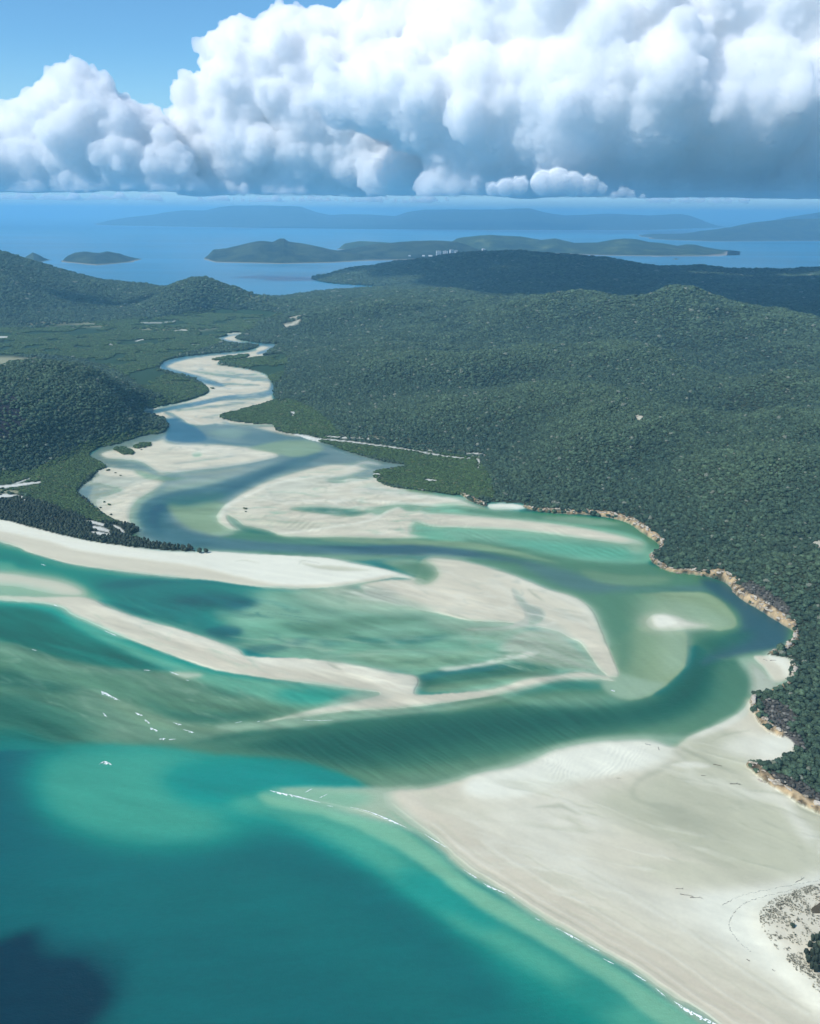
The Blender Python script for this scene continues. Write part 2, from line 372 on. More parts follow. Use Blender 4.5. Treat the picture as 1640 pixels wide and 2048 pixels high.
# dark pool with a pale bar above it
F('G3', [(838, 1352), (900, 1340), (960, 1334), (1040, 1325), (1100, 1335), (1110, 1348), (1000, 1362), (900, 1376), (842, 1382)], 5, 3, .9)
F('LG', [(842, 1350), (900, 1338), (1020, 1328), (980, 1342), (900, 1350), (850, 1362)], 4, 2, .85)
F('G15', [(860, 1372), (960, 1358), (1080, 1340), (1100, 1345), (980, 1368), (870, 1384)], 7, 3, .7)
F('W2', [(880, 1336), (960, 1326), (1020, 1306), (1060, 1303), (1075, 1308), (1030, 1318), (980, 1330), (900, 1342)], 4, 2, .8)

# --- estuary behind the spit: green body and blue channel ---------------------------
F('G2', [(270, 1000), (400, 960), (640, 900), (760, 925), (820, 960), (930, 1010), (1120, 1030), (1250, 1045), (1330, 1100), (1300, 1130), (1470, 1170), (1600, 1260), (1540, 1310), (1440, 1320), (1380, 1290), (1240, 1330), (1180, 1220), (1000, 1140), (850, 1112), (700, 1122), (500, 1108), (300, 1090), (230, 1060)], 3)
F('B1', [(140, 985), (190, 900), (320, 860), (560, 850), (830, 930), (700, 1000), (500, 1060), (350, 1090), (270, 1070), (200, 1030)], 3)
F('SP', [(165, 985), (190, 950), (240, 945), (330, 955), (290, 985), (260, 1010), (270, 1060), (220, 1040), (185, 1008)], 6, 3)
F('S', [(230, 985), (290, 962), (330, 958), (300, 985), (275, 1000), (262, 1020), (265, 1050), (275, 1062), (230, 1040), (195, 1020), (215, 1000)], 6, 3)
F('B0', [(158, 988), (180, 968), (215, 970), (250, 980), (220, 990), (180, 1003), (168, 995)], 4, 2, .9)
F('BB', [(158, 985), (168, 974), (185, 973), (180, 985), (176, 1000), (168, 994)], 3, 2, .55)
for x0, y0, x1, y1 in ((190, 1000, 260, 985), (180, 980, 270, 972), (200, 1012, 250, 1003), (175, 992, 240, 978)):
    S('S3', [(x0, y0, .6), ((x0+x1)/2, (y0+y1)/2+1.5, 1.6), (x1, y1, .5)], 1.6, .8, .7)
F('S', [(196, 945), (206, 935), (250, 938), (300, 945), (310, 952), (250, 955), (215, 952)], 3, 1.5)
F('S', [(205, 905), (260, 895), (320, 880), (335, 872), (400, 885), (480, 893), (540, 903), (556, 911), (500, 924), (430, 933), (330, 945), (300, 935), (260, 920), (215, 918)], 5, 2.2)
F('W2', [(330, 885), (420, 892), (500, 900), (555, 911), (480, 915), (400, 905), (330, 895)], 8, 3, .5)
S('B1', [(180, 915, 5), (230, 925, 6), (280, 928, 5), (310, 948, 4), (340, 955, 3)], 4, 2, .9)
S('G15', [(272, 942, 3), (290, 950, 5), (330, 957, 4), (380, 958, 2)], 3, 1.6, .8)
S('B1', [(350, 928, 1), (410, 920, 2), (470, 912, 1)], 3, 1.2, .55)
F('T0', [(386, 908), (398, 905), (402, 911), (390, 914)], 2.5, 1.2, .8)
S('W2', [(380, 908, 1), (405, 904, 1.5), (420, 912, 1.2)], 2, 1, .8)
S('W2', [(340, 945, .8), (420, 936, 1.6), (500, 925, 1), (556, 912, .8)], 2, 1, .7)
F('B0', [(340, 962), (420, 950), (500, 935), (545, 925), (500, 948), (440, 968), (360, 985), (330, 980)], 6, 3, .9)
S('SP', [(360, 950, 2), (430, 945, 3), (490, 935, 2)], 5, 2, .7)
F('P', [(320, 978), (400, 965), (460, 955), (400, 985), (340, 995)], 6, 3, .5)
# main blue channel
F('B2', [(655, 893), (690, 905), (640, 925), (560, 945), (500, 972), (440, 1000), (370, 1010), (340, 1030), (360, 1055), (440, 1075), (520, 1078), (700, 1085), (860, 1093), (960, 1108), (900, 1112), (700, 1110), (560, 1104), (430, 1100), (330, 1088), (280, 1060), (265, 1030), (285, 1005), (340, 985), (420, 970), (500, 945), (560, 925), (600, 910)], 6, 3)
F('B3', [(600, 915), (560, 932), (480, 965), (420, 990), (360, 998), (310, 1012), (292, 1035), (310, 1060), (360, 1080), (420, 1088), (340, 1072), (318, 1045), (330, 1020), (380, 1008), (440, 992), (500, 965), (560, 940)], 7, 3, .9)
F('B3', [(640, 1088), (800, 1088), (920, 1098), (1020, 1115), (1100, 1135), (1000, 1122), (860, 1108), (700, 1102)], 10, 3, .8)
F('P', [(258, 1030), (275, 1000), (300, 985), (320, 985), (290, 1005), (275, 1030), (285, 1058), (275, 1062)], 5, 3, .6)
F('G1', [(336, 1010), (375, 1012), (440, 1004), (452, 1020), (458, 1045), (478, 1062), (440, 1071), (400, 1064), (360, 1045)], 6, 3, .9)
F('G2', [(335, 1000), (390, 992), (450, 985), (430, 1005), (380, 1015), (345, 1015)], 9, 4, .5)
F('P', [(420, 1030), (455, 1035), (470, 1055), (478, 1063), (440, 1071), (420, 1066), (450, 1058)], 5, 2.5, .8)
F('G2', [(480, 1040), (560, 1072), (700, 1080), (860, 1084), (700, 1092), (520, 1084), (470, 1068)], 6, 2.5, .7)
# grey-blue shallows by the mangrove island and along the right bank
F('B1', [(395, 858), (440, 850), (500, 853), (560, 850), (620, 882), (690, 905), (640, 905), (560, 895), (470, 890), (400, 884)], 4, 2)
F('P', [(420, 862), (470, 858), (500, 866), (470, 876), (430, 872)], 6, 2.5, .5)
F('B2', [(480, 872), (560, 862), (620, 880), (600, 888), (520, 886)], 7, 3, .6)
F('SB', [(505, 852), (550, 850), (590, 866), (600, 874), (560, 868)], 3, 1.5, .8)
S('B2', [(420, 880, 1), (470, 888, 2), (540, 889, 2), (610, 882, 1)], 3, 1.2, .8)
F('G1', [(500, 896), (560, 882), (610, 880), (640, 890), (640, 903), (590, 914), (540, 904)], 5, 2, .85)
S('P', [(560, 898, 1), (600, 897, 2), (638, 902, 1)], 3, 1.2, .8)
F('BD', [(335, 838), (350, 833), (372, 846), (398, 860), (412, 878), (385, 884), (350, 882), (333, 878), (336, 858)], 3, 1.5)
F('BB', [(334, 870), (400, 872), (440, 884), (380, 890), (335, 886)], 6, 2, .5)
F('B1', [(690, 905), (740, 920), (810, 932), (770, 940), (720, 940), (650, 935), (620, 925), (660, 908)], 6, 2.5, .9)
# sand plain right of the channel
F('S', [(437, 1040), (452, 1012), (480, 990), (530, 965), (590, 945), (660, 930), (730, 935), (760, 955), (830, 985), (920, 998), (980, 1025), (900, 1045), (860, 1072), (700, 1073), (580, 1072), (545, 1068), (500, 1055), (470, 1060), (450, 1052)], 5, 2.5)
F('SP', [(560, 965), (640, 955), (700, 952), (640, 975), (580, 990), (520, 1000)], 12, 4, .6)
F('SB', [(560, 1020), (640, 1035), (720, 1050), (640, 1055), (560, 1040), (500, 1035)], 12, 4, .5)
F('S2', [(480, 1030), (540, 1032), (640, 1045), (700, 1055), (620, 1065), (540, 1055), (490, 1045)], 10, 4, .6)
S('W', [(438, 1035, 4), (455, 1012, 4), (480, 1000, 2), (540, 972, 2), (600, 958, 2), (700, 950, 1)], 3, 1.6, .8)
S('W2', [(690, 940, 2), (730, 925, 3), (760, 930, 2)], 4, 1.6, .9)
F('B1', [(655, 958), (700, 950), (740, 935), (765, 940), (745, 956), (700, 962), (670, 966)], 4, 1.8)
F('P', [(655, 962), (690, 956), (720, 955), (680, 966)], 5, 2, .7)
F('W2', [(745, 972), (830, 985), (920, 992), (940, 1002), (860, 1000), (780, 992), (700, 985)], 5, 2, .7)
S('P', [(740, 978, 1), (800, 984, 2), (880, 990, 2), (930, 1000, 2)], 4, 1.5, .7)
S('B1', [(730, 976, 1), (780, 982, 1.6), (820, 988, 1)], 3, 1.2, .5)
F('G2', [(580, 1018), (640, 1013), (700, 1018), (740, 1024), (700, 1032), (640, 1026)], 3, 1.6)
F('LG', [(600, 1018), (660, 1017), (720, 1025), (690, 1030), (640, 1024)], 4, 1.6, .5)
F('P2', [(740, 1020), (800, 1008), (860, 1012), (880, 1022), (800, 1026), (770, 1036)], 5, 2, .9)
S('W', [(600, 1001, 1), (680, 1002, 2), (760, 1003, 1.4), (840, 1008, 2), (920, 1012, 1)], 3, 1.3, .7)
F('G3', [(455, 1030), (475, 1042), (490, 1052), (530, 1060), (555, 1070), (520, 1068), (480, 1058), (462, 1045)], 2.5, 1.5, .7)
F('S', [(700, 1060), (740, 1040), (780, 1020), (800, 1015), (820, 1024), (900, 1032), (980, 1040), (960, 1065), (860, 1074), (700, 1074)], 3, 1.5)
F('S', [(560, 1072), (640, 1060), (720, 1045), (770, 1030), (830, 1045), (900, 1060), (860, 1074), (700, 1075)], 4, 2, .9)
S('W', [(555, 1069, 1), (640, 1058, 1.5), (740, 1042, 2), (780, 1022, 2), (800, 1015, 1.5)], 2, 1.2, .7)
# rippled flat towards the right coast
F('T0', [(880, 1010), (1000, 1024), (1120, 1030), (1240, 1045), (1290, 1080), (1320, 1110), (1260, 1130), (1120, 1115), (1000, 1095), (860, 1078), (820, 1060)], 5, 3)
F('G2', [(900, 1012), (1000, 1022), (1130, 1030), (1250, 1046), (1310, 1085), (1290, 1110), (1290, 1078), (1200, 1055), (1080, 1040), (960, 1030)], 5, 2.5, .8)
F('P', [(1080, 1035), (1160, 1034), (1240, 1048), (1180, 1050)], 6, 2, .7)
F('S', [(820, 1028), (900, 1028), (1000, 1036), (1100, 1046), (1200, 1062), (1280, 1082), (1282, 1092), (1240, 1088), (1150, 1075), (1050, 1062), (950, 1056), (860, 1052)], 4, 2)
F('P2', [(880, 1060), (980, 1066), (1080, 1070), (1200, 1084), (1290, 1094), (1300, 1112), (1260, 1128), (1150, 1120), (1040, 1098), (920, 1080)], 8, 4, .8)
F('T1', [(1000, 1078), (1120, 1085), (1240, 1096), (1290, 1112), (1240, 1122), (1140, 1112), (1060, 1098)], 9, 4, .6)
F('P', [(1255, 1082), (1285, 1085), (1288, 1100), (1270, 1110), (1255, 1095)], 6, 4, .8)
F('G2', [(930, 1078), (1050, 1098), (1160, 1122), (1300, 1130), (1340, 1145), (1250, 1160), (1160, 1155), (1060, 1122), (960, 1094)], 6, 3, .9)
F('G1', [(640, 1078), (800, 1080), (920, 1083), (1000, 1095), (1080, 1115), (1120, 1128), (1060, 1116), (980, 1103), (880, 1092), (720, 1086)], 4, 2, .75)
F('B2', [(1040, 1125), (1120, 1138), (1200, 1160), (1300, 1176), (1380, 1172), (1440, 1175), (1380, 1186), (1260, 1192), (1160, 1182), (1090, 1158)], 9, 4, .75)
F('G15', [(1160, 1140), (1250, 1150), (1330, 1152), (1332, 1165), (1270, 1172), (1200, 1165)], 6, 3, .8)
# deep slate pool under the headland
F('B3', [(1400, 1158), (1450, 1165), (1480, 1190), (1530, 1222), (1575, 1245), (1570, 1285), (1545, 1300), (1500, 1305), (1440, 1318), (1400, 1330), (1420, 1300), (1450, 1275), (1480, 1255), (1470, 1220), (1430, 1190)], 6, 4, .95)
F('G3', [(1380, 1262), (1450, 1262), (1500, 1262), (1490, 1285), (1440, 1305), (1400, 1320), (1385, 1290)], 12, 7, .8)
F('SP', [(1530, 1304), (1560, 1295), (1580, 1280), (1590, 1290), (1575, 1308), (1540, 1312)], 4, 2, .8)
# pale bar with a dry crown
F('G2', [(1190, 1200), (1280, 1180), (1400, 1190), (1470, 1225), (1470, 1260), (1380, 1290), (1340, 1370), (1240, 1390), (1220, 1300)], 10, 6)
F('G15', [(1220, 1300), (1260, 1260), (1370, 1262), (1378, 1300), (1360, 1335), (1320, 1368), (1265, 1397), (1225, 1388), (1215, 1350)], 7, 5)
F('G1', [(1215, 1200), (1300, 1186), (1390, 1184), (1428, 1193), (1462, 1222), (1474, 1246), (1464, 1257), (1440, 1261), (1400, 1259), (1340, 1262), (1280, 1262), (1230, 1240)], 2, 1.4, 1, ramp=((1225, 1200), (1350, 1225)))
F('P', [(1260, 1205), (1330, 1200), (1400, 1212), (1455, 1236), (1468, 1250), (1440, 1259), (1400, 1257), (1340, 1260), (1290, 1258)], 9, 5, .55, ramp=((1260, 1190), (1340, 1250)))
F('G1', [(1250, 1262), (1340, 1256), (1370, 1264), (1374, 1285), (1372, 1318), (1366, 1338), (1340, 1362), (1305, 1388), (1270, 1399), (1235, 1396), (1215, 1380), (1222, 1340)], 1.8, 1.4, 1, ramp=((1235, 1290), (1345, 1310)))
F('P', [(1300, 1262), (1350, 1260), (1372, 1268), (1372, 1310), (1364, 1336), (1320, 1352), (1300, 1320)], 8, 6, .6, ramp=((1290, 1300), (1360, 1290)))
F('P', [(1212, 1352), (1245, 1348), (1300, 1362), (1330, 1366), (1300, 1388), (1268, 1398), (1232, 1395), (1205, 1375)], 5, 3, .75)
F('S', [(1280, 1240), (1305, 1226), (1345, 1228), (1380, 1242), (1430, 1252), (1400, 1257), (1340, 1264), (1300, 1262)], 10, 6, .65)
F('W2', [(1304, 1232), (1325, 1229), (1350, 1235), (1385, 1248), (1420, 1253), (1380, 1255), (1345, 1256), (1318, 1257), (1308, 1250)], 2.5, 2, .8)
F('W', [(1308, 1233), (1328, 1231), (1348, 1239), (1355, 1247), (1335, 1254), (1316, 1252)], 3, 2.4, .8)
S('B1', [(1375, 1262, 2), (1380, 1300, 3), (1374, 1335, 2)], 4, 3, .5)
S('P2', [(1470, 1258, 1), (1480, 1240, 1), (1460, 1215, 1)], 3, 2, .3)
F('G2', [(1185, 1215), (1225, 1205), (1255, 1240), (1262, 1300), (1250, 1340), (1236, 1345), (1230, 1300), (1200, 1240)], 9, 8, .7)

# --- the spit, the long bar and the great central bar -------------------------------
F('S', [(720, 1170), (770, 1160), (830, 1155), (845, 1118), (900, 1116), (980, 1134), (1040, 1154), (1100, 1178), (1150, 1194), (1182, 1216), (1198, 1245), (1216, 1290), (1230, 1325), (1237, 1352), (1212, 1352), (1190, 1326), (1165, 1292), (1140, 1278), (1110, 1262), (1050, 1252), (1000, 1246), (930, 1240), (870, 1226), (800, 1214), (760, 1200), (730, 1186)], 2.4, 1.4)
F('W2', [(980, 1140), (1040, 1158), (1100, 1180), (1150, 1196), (1180, 1216), (1196, 1245), (1214, 1290), (1190, 1250), (1150, 1210), (1060, 1175)], 5, 3, .8)
F('SB', [(760, 1180), (900, 1150), (1000, 1170), (1000, 1230), (880, 1215)], 40, 14, .3)
F('P', [(590, 1184), (720, 1172), (800, 1195), (870, 1224), (760, 1226), (640, 1210)], 9, 4, .75)
F('SP', [(650, 1180), (720, 1176), (780, 1180), (800, 1200), (830, 1216), (760, 1210), (700, 1204)], 9, 4, .8)
STREAK([(620, 1175), (760, 1175), (840, 1220), (700, 1215)], 14, 60, 5, .16, 8, 61)
F('P', [(640, 1190), (700, 1188), (760, 1206), (840, 1222), (760, 1222), (660, 1210)], 10, 4, .6)
F('SP', [(1022, 1178), (1036, 1182), (1058, 1206), (1086, 1218), (1092, 1232), (1080, 1250), (1040, 1258), (980, 1262), (930, 1258), (1000, 1252), (1046, 1240), (1050, 1225), (1036, 1205)], 2.5, 1.5)
F('B0', [(1030, 1186), (1056, 1210), (1082, 1222), (1084, 1240), (1060, 1250), (1062, 1228), (1042, 1210)], 4, 2, .6)
S('S3', [(1055, 1178, .6), (1070, 1190, 2), (1090, 1204, .6)], 2, 1.2, .8)
S('S3', [(888, 1224, .5), (920, 1233, 1.6), (950, 1242, .8), (965, 1247, .5)], 1.6, 1, .8)
F('SP', [(1090, 1240), (1136, 1262), (1140, 1280), (1110, 1275), (1080, 1262)], 4, 3, .7)
F('SB', [(1150, 1240), (1190, 1260), (1215, 1310), (1225, 1345), (1190, 1310), (1160, 1280)], 9, 6, .4)
F('G15', [(760, 1122), (825, 1116), (852, 1124), (876, 1140), (872, 1156), (850, 1168), (832, 1166), (832, 1156), (800, 1142)], 7, 4, .95)
F('G2', [(790, 1124), (830, 1124), (862, 1142), (855, 1158), (838, 1162), (828, 1152)], 8, 4, .6)
F('P', [(630, 1108), (740, 1112), (820, 1112), (870, 1108), (940, 1116), (860, 1120), (780, 1130)], 7, 3, .5)
# white spit of the long beach
F('S', [(-300, 1000), (0, 1038), (60, 1054), (130, 1072), (200, 1086), (300, 1099), (385, 1104), (430, 1103), (520, 1109), (640, 1115), (700, 1124), (780, 1141), (832, 1158), (790, 1156), (720, 1168), (650, 1176), (570, 1178), (500, 1173), (420, 1161), (340, 1155), (220, 1141), (130, 1126), (60, 1106), (0, 1086), (-300, 1020)], 2, 1.2)
F('W', [(-300, 995), (0, 1036), (60, 1054), (130, 1070), (200, 1084), (300, 1098), (385, 1103), (430, 1103), (520, 1109), (640, 1115), (700, 1124), (780, 1141), (830, 1157), (780, 1152), (720, 1162), (640, 1170), (560, 1170), (480, 1155), (400, 1135), (280, 1118), (160, 1102), (60, 1075), (-300, 1005)], 4, 2.5)
S('S2', [(600, 1125, .6), (630, 1134, 3), (680, 1138, 5), (740, 1142, .6)], 3, 1.6, .7)
S('S3', [(598, 1132, .3), (606, 1122, .7), (640, 1128, .4)], 1, .6, .5)
S('S3', [(560, 1178, .5), (640, 1180, 2), (720, 1170, 2.4), (770, 1157, .6)], 3, 1.6, .6)
S('S3', [(690, 1125, .4), (750, 1134, 1), (800, 1147, .5)], 1.2, .8, .7)
S('S2', [(470, 1124, .4), (490, 1122, .8), (520, 1128, .4)], 1.4, .7, .6)
# long bar
F('S', [(-300, 1180), (70, 1193), (170, 1195), (220, 1214), (290, 1239), (380, 1264), (440, 1284), (478, 1298), (490, 1311), (530, 1315), (620, 1318), (720, 1331), (790, 1345), (828, 1350), (838, 1362), (832, 1388), (900, 1386), (990, 1376), (1050, 1358), (1110, 1350), (1160, 1344), (1205, 1350), (1230, 1362), (1190, 1360), (1120, 1362), (1050, 1378), (980, 1392), (880, 1408), (800, 1418), (700, 1422), (600, 1434), (520, 1446), (600, 1425), (690, 1402), (760, 1388), (700, 1380), (600, 1366), (500, 1352), (420, 1338), (330, 1306), (240, 1272), (150, 1234), (70, 1206), (-300, 1190)], 1.8, 1.2)
F('W2', [(170, 1196), (290, 1240), (380, 1265), (440, 1286), (478, 1300), (495, 1313), (620, 1320), (720, 1333), (790, 1347), (828, 1352), (836, 1365), (830, 1388), (780, 1380), (720, 1352), (600, 1338), (490, 1328), (400, 1295), (280, 1255)], 6, 3, .6)
F('SB', [(330, 1270), (420, 1300), (520, 1340), (600, 1355), (700, 1372), (620, 1366), (500, 1350), (400, 1320)], 9, 5, .55)
S('S3', [(655, 1326, 1), (670, 1334, 3), (684, 1341, 1)], 2, 1.4, .7)
S('S3', [(380, 1266, .6), (395, 1274, 1.4)], 2, 1, .5)
F('T0', [(130, 1236), (240, 1284), (340, 1322), (430, 1348), (540, 1362), (660, 1376), (740, 1392), (640, 1410), (560, 1408), (440, 1372), (360, 1346), (280, 1316), (190, 1272)], 8, 5, .8)
F('T2', [(560, 1378), (640, 1376), (710, 1390), (680, 1404), (600, 1408), (550, 1396)], 14, 6, .85)
F('T1', [(380, 1340), (480, 1360), (560, 1376), (520, 1390), (430, 1366)], 12, 6, .6)
F('SP', [(700, 1388), (780, 1386), (760, 1404), (690, 1412), (640, 1420)], 9, 5, .6)
F('P', [(440, 1450), (560, 1440), (700, 1426), (840, 1418), (960, 1402), (1040, 1386), (960, 1410), (840, 1428), (700, 1440), (560, 1456), (450, 1462)], 5, 3, .6)
# small bar at the left edge
F('S', [(-300, 1120), (0, 1141), (60, 1150), (120, 1160), (158, 1174), (172, 1186), (165, 1193), (100, 1192), (0, 1190), (-300, 1180)], 6, 4, .9)
F('T0', [(-300, 1170), (0, 1168), (60, 1175), (110, 1186), (60, 1192), (-300, 1190)], 10, 5, .6)
F('T0', [(-300, 1100), (0, 1122), (30, 1135), (60, 1148), (0, 1142), (-300, 1125)], 6, 4, .7)
F('S', [(340, 1345), (398, 1347), (402, 1353), (370, 1357)], 5, 2, .7)

# --- foreground spit and flats ------------------------------------------------
F('S', [(560, 1580), (700, 1577), (800, 1578), (880, 1569), (960, 1550), (1050, 1529), (1120, 1500), (1200, 1487), (1290, 1483), (1342, 1494), (1372, 1481), (1440, 1452), (1490, 1424), (1505, 1396), (1640, 1440), (2200, 1700), (2200, 2400), (1900, 2400), (1440, 2050), (1350, 2000), (1270, 1943), (1180, 1892), (1080, 1838), (1000, 1783), (930, 1738), (860, 1680), (800, 1652), (720, 1630), (640, 1604)], 5, 4)
F('P', [(540, 1580), (700, 1576), (780, 1580), (790, 1600), (860, 1660), (930, 1722), (1000, 1768), (930, 1740), (860, 1684), (800, 1654), (700, 1630), (600, 1600)], 9, 6, .8)
F('T0', [(520, 1582), (640, 1578), (740, 1590), (700, 1618), (600, 1596)], 14, 6, .7)
F('SB', [(780, 1590), (860, 1660), (960, 1740), (1080, 1815), (1200, 1890), (1320, 1970), (1440, 2060), (1560, 2060), (1420, 1960), (1280, 1880), (1120, 1790), (960, 1690), (840, 1600)], 16, 12, .85)
F('S2', [(860, 1668), (960, 1745), (1080, 1828), (1180, 1885), (1280, 1945), (1420, 2050), (1380, 2030), (1270, 1943), (1180, 1892), (1080, 1838), (1000, 1783), (930, 1738)], 4, 3, .8)
F('W', [(950, 1556), (1050, 1530), (1120, 1501), (1200, 1487), (1290, 1483), (1340, 1496), (1346, 1512), (1310, 1534), (1220, 1552), (1120, 1575), (1010, 1600), (930, 1590)], 9, 6)
F('W2', [(1010, 1600), (1200, 1590), (1260, 1620), (1180, 1680), (1080, 1700), (960, 1640)], 30, 18, .6)
F('S2', [(1180, 1600), (1270, 1570), (1330, 1535), (1420, 1535), (1500, 1555), (1560, 1600), (1640, 1660), (1760, 1760), (1600, 1760), (1450, 1740), (1340, 1690), (1250, 1650)], 20, 12, .95)
F('S3', [(1290, 1610), (1380, 1625), (1450, 1660), (1390, 1665), (1310, 1640)], 20, 10, .55)
F('S2', [(1370, 1480), (1440, 1460), (1480, 1470), (1520, 1510), (1500, 1540), (1420, 1540), (1360, 1520)], 8, 5, .95)
S('W2', [(1370, 1480, 2), (1420, 1462, 7), (1470, 1438, 8), (1505, 1405, 5)], 4, 3, .95)
F('W2', [(1440, 1490), (1500, 1470), (1560, 1478), (1590, 1500), (1550, 1525), (1480, 1515)], 14, 9, .9)
F('W', [(1530, 1478), (1580, 1475), (1595, 1500), (1560, 1522), (1525, 1520)], 8, 6, .9)
S('S3', [(1345, 1502, 2), (1365, 1520, 5), (1330, 1535, 4), (1285, 1555, 3), (1266, 1580, 3), (1275, 1600, 3), (1320, 1612, 2)], 5, 3, .65)
S('S3', [(1360, 1492, 3), (1380, 1505, 3), (1430, 1530, 2), (1480, 1545, 1)], 4, 2.5, .6)
F('W2', [(1340, 1530), (1385, 1524), (1420, 1533), (1380, 1538)], 3, 2, .85)
S('W2', [(1370, 1556, 2), (1430, 1566, 5), (1500, 1588, 7), (1560, 1600, 8), (1600, 1650, 12), (1640, 1690, 14), (1800, 1780, 20)], 8, 6, .95)
F('S2', [(1580, 1600), (1640, 1620), (1800, 1700), (1800, 1740), (1660, 1680), (1610, 1640)], 8, 6, .8)
F('W2', [(1490, 1545), (1540, 1560), (1600, 1600), (1680, 1640), (1600, 1612), (1540, 1585)], 5, 4, .7)
S('S3', [(1500, 1580, .6), (1560, 1588, 1.5), (1590, 1600, 2), (1600, 1618, 2), (1640, 1632, 2), (1700, 1650, 1)], 2.5, 1.8, .8)
S('S3', [(1072, 1616, 1), (1120, 1612, 4), (1150, 1622, 4), (1165, 1628, 1)], 4, 2, .55)
S('S3', [(1050, 1650, 1), (1150, 1658, 1.5), (1240, 1668, 1)], 6, 3, .4)
F('W2', [(1010, 1690), (1120, 1700), (1240, 1760), (1300, 1790), (1500, 1770), (1640, 1745), (1800, 1700), (1900, 2000), (1760, 2100), (1560, 1960), (1400, 1880), (1240, 1800), (1100, 1740)], 26, 16, .85)
F('W', [(1380, 1800), (1500, 1782), (1640, 1755), (1800, 1720), (1800, 2140), (1640, 2020), (1540, 1950), (1460, 1890)], 16, 12, .9)
F('S2', [(1280, 1720), (1480, 1740), (1620, 1740), (1500, 1770), (1380, 1775), (1300, 1750)], 16, 8, .6)
S('S3', [(1040, 1650, 1), (1160, 1690, 2), (1240, 1735, 2), (1330, 1800, 1)], 14, 8, .25)
F('W2', [(1500, 1845), (1520, 1812), (1560, 1790), (1640, 1768), (2140, 1640), (2140, 2340), (1800, 2140), (1640, 2010), (1560, 1930), (1520, 1885)], 8, 6, .9)
F('SB', [(1530, 1850), (1560, 1815), (1640, 1785), (1900, 1720), (1900, 2100), (1660, 1990), (1560, 1900)], 10, 8, .5)
S('S3', [(1360, 1500, 1), (1400, 1512, 2), (1440, 1535, 1.5), (1500, 1555, .8)], 2, 1.4, .45)
S('S3', [(1420, 1486, .6), (1450, 1470, 1.4), (1500, 1462, .8)], 2, 1.4, .5)
S('S3', [(1400, 1500, .6), (1450, 1515, 1.4), (1510, 1528, .8)], 3, 1.6, .4)
F('S3', [(1300, 1605), (1340, 1608), (1380, 1622), (1350, 1628), (1310, 1618)], 3, 2, .4)
# small bay with a beach under the headland
F('P', [(1476, 1320), (1500, 1312), (1540, 1312), (1580, 1350), (1560, 1380), (1505, 1392), (1506, 1360)], 6, 5)
F('SP', [(1500, 1325), (1530, 1340), (1560, 1370), (1540, 1386), (1506, 1394), (1504, 1360)], 6, 5, .8)
F('S', [(1508, 1312), (1545, 1314), (1580, 1320), (1588, 1355), (1570, 1362), (1550, 1360), (1530, 1335)], 2.5, 2)
F('W', [(1530, 1312), (1580, 1318), (1590, 1345), (1575, 1355), (1562, 1335)], 4, 3, .95)
S('S3', [(1525, 1358, .6), (1550, 1362, 1.4), (1575, 1366, 1)], 2, 1.2, .5)
# pocket beaches on the right coast
F('W', [(975, 1008), (1010, 1006), (1045, 1010), (1050, 1018), (1010, 1020), (980, 1018)], 2, 1.2)
S('W2', [(935, 995, 1), (975, 1000, 2)], 1, 1)
# --- the river upstream ------------------------------------------------------------
UP = [(325, 835), (300, 830), (270, 830), (290, 820), (330, 812), (380, 800), (415, 787), (413, 775), (400, 765), (370, 752), (330, 743), (320, 735), (330, 722), (360, 715), (420, 708), (480, 703), (510, 697), (518, 691), (500, 690), (470, 688), (440, 681), (438, 676), (458, 671), (450, 667), (486, 666), (472, 673), (478, 680), (520, 687), (556, 690), (540, 700), (528, 711), (490, 719), (440, 724), (440, 730), (480, 736), (520, 745), (538, 755), (542, 765), (548, 776), (545, 792), (550, 801), (575, 808), (565, 830), (548, 849), (500, 848), (440, 846), (395, 852), (360, 842), (335, 838)]
F('S', UP, .8, .5)
F('SB', UP, .8, .5, .35)
def U(key, pts, op=1.0, f=1.5): S(key, pts, f, f*.45, op)
S('S', [(545, 850, 2), (500, 848, 3), (440, 845, 4), (400, 842, 3)], 2, 1, .7)
U('BB', [(478, 668, 1), (455, 672, 1.2), (444, 678, 2), (470, 685, 2.2), (530, 690, 2.5), (548, 692, 3), (535, 701, 3), (515, 707, 2)])
U('BB', [(512, 700, 1), (470, 706, 1.4), (420, 709, 2), (370, 716, 3), (335, 726, 5), (326, 735, 5), (350, 745, 5), (390, 755, 5), (425, 766, 5), (450, 772, 2)])
U('B1', [(380, 742, 1), (440, 750, 3), (500, 757, 3), (540, 760, 4)], .7, 3)
U('B1', [(430, 742, .6), (480, 748, 1.2), (530, 750, .6)], .7)
U('B3', [(420, 766, .5), (460, 768, 1.2), (520, 770, .6)], .7)
U('BB', [(542, 757, 2), (545, 775, 5), (535, 787, 6), (500, 792, 4), (450, 796, 4), (400, 806, 4), (350, 815, 4), (300, 825, 4), (275, 830, 2)])
U('B1', [(420, 800, 2), (480, 797, 4), (530, 792, 5)], .7, 3)
U('W2', [(420, 779, 1), (460, 777, 3), (530, 774, 1)], .7)
U('B1', [(350, 822, 1), (420, 814, 2), (490, 806, 1)], .6, 2)
U('B0', [(400, 836, 1), (440, 830, 2), (500, 818, 1)], .7, 2)
U('BD', [(330, 825, 1), (345, 830, 3), (370, 845, 2)], .8)
U('B1', [(375, 848, .6), (420, 853, 2), (480, 852, 1.5), (560, 851, 2)], .8, 2)
U('W2', [(340, 828, .6), (380, 838, 1.5), (400, 848, 1)], .8)
U('SB', [(350, 728, 1), (400, 724, 3), (470, 728, 4), (420, 737, 1)], .6)
F('BD', [(335, 838), (350, 834), (372, 847), (398, 861), (412, 878), (385, 884), (350, 882), (333, 878), (336, 858)], 2.5, 1.2)
